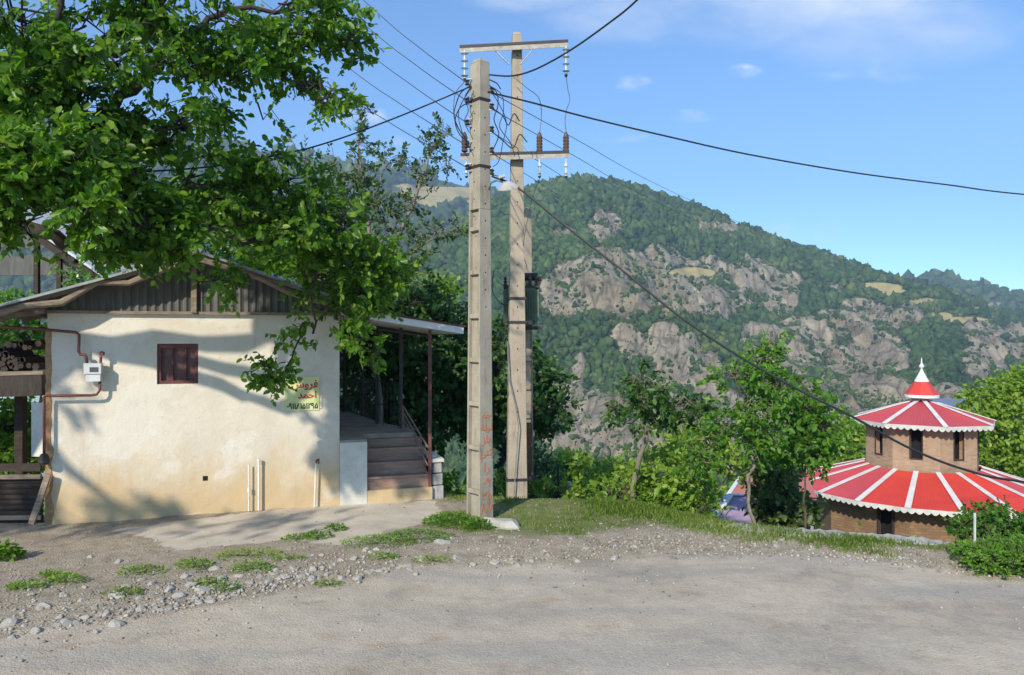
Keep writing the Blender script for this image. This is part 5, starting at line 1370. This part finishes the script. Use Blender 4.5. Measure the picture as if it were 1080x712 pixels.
# five thin low voltage lines: up left, then past the pole down right
low = 'thin grey overhead line running past the near pole'
LV = [((395, 8), (490, 78), (517, 96), (700, 195)), ((380, 22), (490, 88), (517, 113), (690, 212)), ((372, 42), (490, 107), (517, 137), (620, 205)), ((355, 55), (490, 130), (517, 159), (590, 205)), ((340, 72), (490, 154), (517, 182), (560, 212))]
LV = [((392, 8), (493, 88), (515, 96), (700, 198)), ((380, 22), (493, 107), (515, 113), (690, 212)), ((372, 42), (493, 130), (515, 137), (640, 215)), ((355, 62), (493, 154), (515, 159), (600, 212)), ((320, 70), (493, 177), (515, 182), (570, 218))]
LL = ['topmost', 'second from the top', 'middle', 'second from the bottom', 'lowest']
for i, (a, b, c, d) in enumerate(LV):
    dx, dy = a[0]-b[0], a[1]-b[1]
    far = P(b[0]+dx*2.2, b[1]+dy*2.4, 19)
    cable([P(b[0], b[1], D1-.03), P(b[0]+dx*.5, b[1]+dy*.47, 12.2), P(a[0], a[1], 14.2), far], .007, 'greywire', f'thin grey line, {LL[i]} of five going up left from the near pole', group='thin lines left of the near pole')
    dx, dy = d[0]-c[0], d[1]-c[1]
    cable([P(c[0], c[1], D1-.03), P(c[0]+dx*.5, c[1]+dy*.5, 15), P(d[0], d[1], 24), P(c[0]+dx*1.6, c[1]+dy*1.5, 40)], .006, 'greywire', f'faint grey line, {LL[i]} of five going down right from the near pole', group='thin lines right of the near pole')
# jumpers between arms
cable([P(597, 80, Dc), P(599, 95, Dc), P(601, 105, Dc), P(597, 118, Dc), P(596, 130, Dc), P(597.5, 141, Dc)], .006, 'greywire', 'wavy jumper wire hanging under the right end of the top crossarm')
cable([P(540, 80, Dc-.1), P(556, 93, Dc-.2), P(568, 103, Dc-.1), P(571, 120, Dc), P(569, 142, Dc)], .006, 'greywire', 'loose jumper wire from the far pole down to the middle pin insulator')
cable([P(490, 86, Dc), P(480, 100, Dc), P(479, 125, Dc), P(486, 140, Dc), P(490, 146, Dc)], .006, 'greywire', 'jumper wire hanging under the left end of the top crossarm')
cable([P(569, 188, Dc), P(560, 215, Dc), P(552, 260, Dc+.1), P(556, 284, Dt-.1)], .005, 'greywire', 'thin lead from the middle fuse down to the transformer')
cable([P(521, 285, Dc), P(519, 305, Dc), P(526, 318, Dc), P(533, 322, Dt-.2)], .007, 'blackrubber', 'short black lead looping left of the transformer')
# curly service drops around the near pole
rg = np.random.default_rng(88); Dq = D1-.12
SV = [[(496, 90), (486, 98), (481, 110), (479, 122), (484, 136), (492, 146)], [(496, 92), (490, 104), (494, 116), (490, 128), (495, 140)], [(495, 108), (485, 114), (480, 128), (485, 142), (495, 150)],
      [(497, 92), (484, 116), (487, 138), (497, 160)], [(516, 90), (524, 98), (525, 112), (521, 126), (526, 142), (519, 160)], [(516, 90), (529, 100), (531, 118), (527, 134), (538, 150), (543, 165)],
      [(516, 112), (530, 122), (536, 132), (542, 120), (548, 128)], [(516, 96), (523, 104), (534, 128), (530, 152), (526, 170), (520, 176)], [(517, 137), (530, 148), (541, 156), (548, 142), (556, 150)], [(517, 184), (526, 186), (531, 189)], [(516, 84), (524, 88), (528, 94)]]
nm_ = ['outer left loop', 'inner left curl', 'second left loop', 'long left drop', 'short right drop', 'long right drop', 'right curl by the far pole', 'right drop to the lamp', 'low right curl', 'lamp lead', 'stub at the pole top']
for i, s_ in enumerate(SV):
    cable([P(x, y, Dq-.02*(i % 3)) for x, y in s_], .006 if i % 2 else .008, 'blackrubber', f'black service wire, the {nm_[i]} around the near pole head', 8, group='service wires around the near pole')

# ------------------------------------------------------------------ right: low wall, round building, village
mb = MB(); pts = [(700, 552.5, 9.9), (785, 556, 9.45), (820, 560, 9.3), (870, 562.5, 9.15), (916, 566, 9.05), (960, 569.5, 8.95), (1000, 574, 8.8), (1018, 578, 8.7)]
rg = np.random.default_rng(5); vv = []; ff = []
for i in range(1, len(pts)):
    for t_ in np.linspace(0, 1, 8, endpoint=(i == len(pts)-1)):
        x, y, D = np.array(pts[i-1])*(1-t_)+np.array(pts[i])*t_
        q = P(x, y, D); q[2] += .005+rg.normal()*.006; j_ = rg.normal(size=4)*.01
        vv += [q+[0, -.10+j_[0], -.55], q+[0, -.09+j_[1], -.02], q+[.0, .16+j_[2], 0], q+[.0, .18+j_[3], -.9]]
m_ = len(vv)//4
for i in range(m_-1):
    for k_ in range(4): a_ = i*4+k_; b_ = i*4+(k_+1) % 4; ff.append([a_, a_+4, b_+4, b_])
ff += [[0, 1, 2, 3], [m_*4-1, m_*4-2, m_*4-3, m_*4-4]]
mb.add(vv, ff); o = mb.build('retaining_wall', MT['greyconc'], loc=P(860, 580, 9.1)); tag(o, 'low rough concrete wall along the grassy edge in front of the round building', 'wall')
o = MB(); q = P(1028, 575, 8.9); o.bar(q-[0, 0, .2], P(1028, 541, 8.9), .02, .02); o = o.build('marker_post', MT['dirtywhite'], loc=q); tag(o, 'thin white post standing at the road edge in front of the dark climbing shrub', 'post')

DP = 30.0; PX = (972-540)/F*DP; PC = np.array([PX, DP, 0.0])
vdir = math.atan2(-DP, -PX)      # direction from the axis towards the camera
def ang(phi): return vdir+math.radians(phi)      # phi>0 to the right as seen from the camera
def pc(r, phi, z): a_ = ang(phi); return np.array([PX+r*math.cos(a_), DP+r*math.sin(a_), z])
pg = thing('round_building', (PX, DP, -5.8), 'two tiered round building with red and white striped roofs and brick walls', 'building')
ze, za = -.86, -.05
def drum(name, r, nside, ph0, z0, z1, openings, mat):
    """polygonal wall; openings: {side index: [(u0,u1,z0,z1)]} with u in 0..1 along the side"""
    mb = MB(); 
    for i in range(nside):
        a = pc(r, ph0+360/nside*i, 0); b = pc(r, ph0+360/nside*(i+1), 0)
        def quad(u0, u1, za_, zb_):
            if u1-u0 < 1e-4 or zb_-za_ < 1e-4: return
            p0 = a*(1-u0)+b*u0; p1 = a*(1-u1)+b*u1
            i0 = p0+(PC-p0)*(.2/r); i1 = p1+(PC-p1)*(.2/r)
            vv = []
            for z in (za_, zb_):
                for q in (p0, p1, i1, i0): vv.append([q[0], q[1], z])
            mb.add(vv, [[3, 2, 1, 0], [4, 5, 6, 7], [0, 1, 5, 4], [1, 2, 6, 5], [2, 3, 7, 6], [3, 0, 4, 7]])
        op = openings.get(i)
        if not op: quad(0, 1, z0, z1); continue
        u0, u1, q0, q1 = op
        quad(0, u0, z0, z1); quad(u1, 1, z0, z1); quad(u0, u1, z0, q0); quad(u0, u1, q1, z1)
    o = mb.build(name, mat, pg)
    dir_uv(o); return o
ud_ = drum('upper_wall', 2.06, 8, -28, -2.75, ze-.05, {i: (.37, .63, -2.15 if i != 0 else -2.15, -1.05) for i in range(8)}, MT['brick'])
mb = MB(); mb.lathe((PX, DP, -2.7), [(1.6, 0), (1.6, 1.6)], 16); mb.build('interior_shade', MT['shade_black'], pg)  # black core, paints in the shade behind the upper windows
for i in range(8):
    a = pc(2.06, -28+45*i, 0); b = pc(2.06, -28+45*(i+1), 0); 
    p0 = a*.63+b*.37; p1 = a*.37+b*.63; mb = MB()
    for q in (p0, p1): mb.bar([q[0], q[1], -2.15], [q[0], q[1], -1.05], .04, .04)
    mb.bar([p0[0], p0[1], -2.15], [p1[0], p1[1], -2.15], .05, .05)
    mb.build('window', MT['darkwood'], pg)
ld_ = drum('lower_wall', 4.0, 8, -5-45, -6.6, -3.35, {0: (.62, .80, -6.6, -3.85) , 3: (.4, .6, -6.0, -4.2)}, MT['loglike'])
# the door sits right of the axis as seen from the camera
mb = MB(); mb.lathe((PX, DP, -6.6), [(3.5, 0), (3.5, 3.2)], 16); mb.build('interior_shade', MT['shade_black'], pg)  # black core, paints in the shade behind the lower openings
def roof_cone(r0, z0, r1, z1, nseg, ph0, stripe, nm, cols, thick=.06):
    """corrugated segments with a white stripe on every joint"""
    ro = None
    for i in range(nseg):
        pa = ph0+360/nseg*i; pb = pa+360/nseg; m_ = 14; vv = []; ff = []
        mb = MB()
        for k_ in range(m_*2+1):
            t_ = k_/(m_*2); 
            A0 = pc(r0, pa, z0)*(1-t_)+pc(r0, pb, z0)*t_; A1 = pc(r1, pa, z1)*(1-t_)+pc(r1, pb, z1)*t_
            wv = .012*(1 if k_ % 2 else -1)
            vv += [A0+[0, 0, wv], A1+[0, 0, wv*.5], A0+[0, 0, -thick], A1+[0, 0, -thick]]
        for k_ in range(m_*2):
            a_ = k_*4; b_ = a_+4
            ff += [[a_, b_, b_+1, a_+1], [a_+2, a_+3, b_+3, b_+2], [a_, a_+2, b_+2, b_]]
        mb.add(vv, ff); o = mb.build(nm, MT[cols(i)], pg)
        mb = MB(); A0 = pc(r0+.02, pa, z0+.022); A1 = pc(r1, pa, z1+.022)
        tg = norm(np.cross(A1-A0, (0, 0, 1))); w0, w1 = stripe
        nn_ = norm(np.cross(tg, A1-A0)); nn_ = nn_ if nn_[2] > 0 else -nn_
        vv = [A0-tg*w0, A0+tg*w0, A1+tg*w1, A1-tg*w1]; vv = vv+[q+nn_*.03 for q in vv]
        mb.add(vv, [[3, 2, 1, 0], [4, 5, 6, 7], [0, 1, 5, 4], [1, 2, 6, 5], [2, 3, 7, 6], [3, 0, 4, 7]]); mb.build('stripe', MT['stripe'], pg, parent=o)
def valance(r, z, h, nseg, ph0, per, parent=None):
    mb = MB()
    for i in range(nseg):
        pa = ph0+360/nseg*i; pb = pa+360/nseg; A0 = pc(r, pa, z); A1 = pc(r, pb, z); m_ = per*6; vv = []; ff = []
        for k_ in range(m_+1):
            t_ = k_/m_; q = A0*(1-t_)+A1*t_; dz = h*(.55+.45*abs(math.sin(math.pi*t_*per)))
            qi = q+(np.array([PX, DP, q[2]])-q)*(.025/r)
            vv += [q, q-[0, 0, dz], qi, qi-[0, 0, dz]]
        for k_ in range(m_):
            a_ = k_*4; b_ = a_+4; ff += [[a_, a_+1, b_+1, b_], [a_+2, b_+2, b_+3, a_+3], [a_+1, a_+3, b_+3, b_+1], [a_, b_, b_+2, a_+2]]
        mb.add(vv, ff)
    return mb.build('scalloped_trim', MT['scallop'], pg, parent=parent)
roof_cone(2.62, ze, .12, za, 8, -28, (.085, .075), 'upper_roof', lambda i: 'roofpink')
valance(2.63, ze+.02, .19, 8, -28, 9)
lowred = lambda i: 'roofred' if i % 18 in (16, 17, 0, 1) else 'roofpink'
roof_cone(4.78, -3.47, 2.04, -2.62, 18, -5, (.10, .085), 'lower_roof', lambda i: 'roofred' if i % 18 in (17, 0, 1, 2) else 'roofpink')
valance(4.79, -3.45, .19, 18, -5, 7)
# lantern cap
mb = MB(); mb.lathe((PX, DP, za-.05), [(.16, 0), (.14, .25)], 10); mb.build('lantern_neck', MT['darkmetal'], pg)
mb = MB(); mb.lathe((PX, DP, .14), [(.60, 0), (.63, .02), (.28, .50), (.24, .55)], 8, a0=.2); cap = mb.build('cap_roof', MT['roofred'], pg)
mb = MB(); mb.lathe((PX, DP, .02), [(.58, 0), (.62, .02), (.62, .12), (.6, .13)], 24); mb.build('cap_trim', MT['white'], pg, parent=cap)
mb = MB(); mb.lathe((PX, DP, .66), [(.27, 0), (.26, .03), (.06, .42), (.05, .46), (.03, .50), (.09, .57), (.10, .62), (.05, .68), (.025, .74), (.02, .86), (.004, .95)], 16); mb.build('finial', MT['white'], pg, parent=cap)
# door jamb
for j, u_ in enumerate((.62, .80)):
    a = pc(4.0, -50, 0); b = pc(4.0, -5, 0); q = a*(1-u_)+b*u_; mb = MB(); mb.bar([q[0], q[1], -6.6], [q[0], q[1], -3.85], .09, .09); mb.build('door_jamb', MT['darkwood'], pg)

# lilac walled annex, pink roofs
lb = thing('lilac_annex', P(765, 560, 20), 'low lilac hut with a white ridge stripe behind the slim tree', 'hut')
Dv = 19.0
a0, a1, a2, a3 = P(737, 530, Dv+1.2), P(770, 521, Dv), P(806, 522.5, Dv+.4), P(812, 545, Dv)
mb = MB(); vv = [P(728, 562, Dv+1), P(752, 590, Dv-1.4), P(752, 548, Dv-1.4), P(735, 529, Dv+1), P(770, 522, Dv), P(822, 524, Dv), P(828, 595, Dv-1)]
mb.add([P(735, 529.5, Dv+1), P(748, 552, Dv-1.3), P(769, 522, Dv)], [[0, 1, 2]])
mb.add([P(748, 552, Dv-1.3), P(769, 522, Dv), P(822, 523, Dv+.3), P(830, 556, Dv-1.3)], [[0, 3, 2, 1]])
mb.hexa([tuple(P(737, 552, Dv+.9)[:2]), tuple(P(750, 552, Dv-1.2)[:2]), tuple(P(829, 552, Dv-1.2)[:2]), tuple(P(822, 552, Dv+.9)[:2])], -5.2, [EYE-(531-356)/F*(Dv+.9), EYE-(553-356)/F*(Dv-1.2)-.02, EYE-(557-356)/F*(Dv-1.2), -2.4])
mb.build('wall', MT['lilac'], lb)
mb = MB(); mb.bar(P(748, 552, Dv-1.34), P(769, 522, Dv-.04), .2, .03); mb.bar(P(735, 529.5, Dv+.95), P(769, 521.5, Dv-.04), .08, .03); mb.bar(P(769, 521.5, Dv-.04), P(822, 522.5, Dv+.2), .09, .03); mb.build('white_trim', MT['white'], lb)
pk = thing('pink_roof_house', P(815, 540, 24), 'house with a faded salmon roof behind the bronze shrub', 'house')
mb = MB(); mb.add([P(768, 522, 23.2), P(785, 497, 25.5), P(850, 499, 26), P(862, 525, 23.4)], [[0, 3, 2, 1]]); mb.add([P(768, 522, 23.2)-[0, 0, .08], P(785, 497, 25.5)-[0, 0, .08], P(850, 499, 26)-[0, 0, .08], P(862, 525, 23.4)-[0, 0, .08]], [[0, 1, 2, 3]])
mb.build('roof', M('salmon_roof', (.55, .20, .14), (.42, .14, .10), 2, .6, .2), pk)
mb = MB(); mb.hexa([tuple(P(772, 522, 23.6)[:2]), tuple(P(858, 522, 23.6)[:2]), tuple(P(846, 500, 25.8)[:2]), tuple(P(786, 500, 25.6)[:2])], -6, [-2.6, -2.65, -2.4, -2.35]); mb.build('wall', MT['lilac'], pk)
mb = MB(); mb.bar(P(768, 522, 23.15), P(785, 497, 25.45), .12, .04); mb.build('white_edge', MT['white'], pk)
bh = thing('grey_roof_house', P(1010, 440, 60), 'house with a slate blue roof behind the upper red roof', 'house')
mb = MB(); q = [P(975, 431, 58), P(1048, 433, 58), P(1052, 421, 64), P(984, 420, 64)]; mb.add(q+[p-[0, 0, .15] for p in q], [[0, 1, 2, 3], [7, 6, 5, 4], [0, 4, 5, 1], [1, 5, 6, 2], [2, 6, 7, 3], [3, 7, 4, 0]]); mb.build('roof', MT['roofblue'], bh)
mb = MB(); mb.hexa([tuple(P(978, 431, 59)[:2]), tuple(P(1045, 431, 59)[:2]), tuple(P(1049, 431, 63.5)[:2]), tuple(P(986, 431, 63.5)[:2])], -12, -3.4); mb.build('wall', MT['plaster'], bh)
# slender fence posts on the slope
for i, (x, y0, y1, D) in enumerate(((512, 540, 480, 14), (576, 528, 487, 15), (589, 528, 490, 15), (600, 528, 508, 15), (640, 530, 508, 15.5), (565, 528, 486, 14.6))):
    o = MB(); b = P(x, y0+12, D); o.tube([b, P(x+(.5 if i % 2 else -.5), y1, D)], .02 if i != 3 else .04, 6)
    o = o.build('fence_post', MT['pvc' if i == 3 else 'darkmetal'], loc=b)
    tag(o, 'thin fence post on the slope behind the verge' if i != 3 else 'short white fence post in front of the small rounded tree', 'post', 'fence posts behind the verge')

# ------------------------------------------------------------------ haze
mb = MB(); mb.box((-2300, -320, -170), (2300, 2500, 530)); hz_o = mb.build('haze', MT['shade_black']); hz_o.data.materials.clear()
hm = bpy.data.materials.new('haze'); hm.use_nodes = True; nt = hm.node_tree; nt.nodes.clear()
ou = nt.nodes.new('ShaderNodeOutputMaterial'); pv = nt.nodes.new('ShaderNodeVolumePrincipled')
pv.inputs['Color'].default_value = (.66, .82, 1, 1); pv.inputs['Density'].default_value = .00031; pv.inputs['Anisotropy'].default_value = .2
nt.links.new(pv.outputs[0], ou.inputs['Volume']); hz_o.data.materials.append(hm); tag(hz_o, 'thin blue haze in the valley air', 'haze', kind='stuff')

# ------------------------------------------------------------------ light, sky, camera
sun_dir = norm(np.array([-.36, -.82, .53]))   # towards the sun: behind the camera to the left
el = math.asin(sun_dir[2]); az = math.atan2(sun_dir[0], sun_dir[1])
sl = bpy.data.lights.new('sun', 'SUN'); sl.energy = 3.3; sl.angle = math.radians(1.0); sl.color = (1, .92, .77)
so = bpy.data.objects.new('sun', sl); COL.objects.link(so)
so.rotation_euler = Vector(sun_dir.tolist()).to_track_quat('Z', 'Y').to_euler(); so.location = (-20, -40, 30)
w = bpy.data.worlds.new('World'); sc.world = w; w.use_nodes = True; nt = w.node_tree
bg = nt.nodes['Background']; bg.inputs[1].default_value = .15
sky = nd(nt, 'ShaderNodeTexSky', sky_type='NISHITA', sun_disc=False, sun_elevation=el, sun_rotation=az, altitude=900, air_density=.85, dust_density=.08, ozone_density=1.6)
tc = nd(nt, 'ShaderNodeTexCoord'); sx = nd(nt, 'ShaderNodeSeparateXYZ'); nt.links.new(tc.outputs['Generated'], sx.inputs[0])
yy = math_(nt, 'MAXIMUM', sx.outputs[1], .05)
U = math_(nt, 'DIVIDE', sx.outputs[0], yy); Vv = math_(nt, 'DIVIDE', sx.outputs[2], yy)
cmb = nd(nt, 'ShaderNodeCombineXYZ'); nt.links.new(U, cmb.inputs[0]); nt.links.new(math_(nt, 'MULTIPLY', Vv, 2.2), cmb.inputs[1])
n1 = noise(nt, cmb.outputs[0], 3.2, 7, .62); n2 = noise(nt, cmb.outputs[0], 16, 6, .6)
tot = None
def cl(cx, cy, rx, ry, amt, nn_, thr=.42, sf=.3):
    u0, v0 = (cx-540)/F, (356-cy)/F
    dx = math_(nt, 'DIVIDE', math_(nt, 'SUBTRACT', U, u0), rx/F); dy = math_(nt, 'DIVIDE', math_(nt, 'SUBTRACT', Vv, v0), ry/F)
    q = math_(nt, 'ADD', math_(nt, 'MULTIPLY', dx, dx), math_(nt, 'MULTIPLY', dy, dy))
    e = math_(nt, 'SUBTRACT', 1.0, smooth_(nt, q, .0, 1.0))
    s_ = smooth_(nt, math_(nt, 'ADD', nn_, math_(nt, 'MULTIPLY', math_(nt, 'SUBTRACT', e, 1.0), .55)), thr-.12, thr+sf)
    return math_(nt, 'MULTIPLY', math_(nt, 'MULTIPLY', s_, e), amt)
for a in [(790, -10, 420, 105, 1.15, n1, .38, .5), (940, 30, 240, 80, .75, n1, .36, .5), (560, -5, 150, 34, .7, n1, .38, .4), (670, 88, 44, 18, .8, n2, .5), (783, 76, 34, 16, 1.1, n2, .5), (728, 124, 44, 16, .7, n2, .5), (380, 123, 56, 20, 1.6, n2, .48), (310, 132, 44, 18, .9, n2, .5), (650, 145, 60, 12, .5, n2, .48), (860, 245, 110, 22, .5, n2, .5), (425, 148, 36, 12, .6, n2, .48), (930, 80, 120, 18, .35, n2, .46)]:
    c_ = cl(*a); tot = c_ if tot is None else math_(nt, 'MAXIMUM', tot, c_)
front = smooth_(nt, sx.outputs[1], .05, .2)
tot = math_(nt, 'MULTIPLY', tot, front, True)
tot = math_(nt, 'MULTIPLY', tot, .75)
skyt = mixc(nt, 1.0, sky.outputs[0], (.58, .80, .96), 'MULTIPLY')
skyc = mixc(nt, tot, skyt, (4.6, 4.8, 5.1))
nt.links.new(skyc, bg.inputs[0])

cam = bpy.data.cameras.new('camera'); co_ = bpy.data.objects.new('camera', cam); COL.objects.link(co_)
cam.sensor_fit = 'HORIZONTAL'; cam.sensor_width = 36; cam.lens = 36*F/1080; cam.clip_end = 8000; cam.clip_start = .05
co_.location = (0, 0, EYE); co_.rotation_euler = (math.radians(90), 0, 0)
sc.camera = co_
sc.view_settings.view_transform = 'Standard'; sc.view_settings.look = 'None'; sc.view_settings.gamma = 1; sc.view_settings.exposure = 0.82
sc.cycles.max_bounces = 6; sc.cycles.transparent_max_bounces = 8; sc.cycles.volume_bounces = 0; sc.cycles.diffuse_bounces = 3
sc.cycles.use_denoising = True
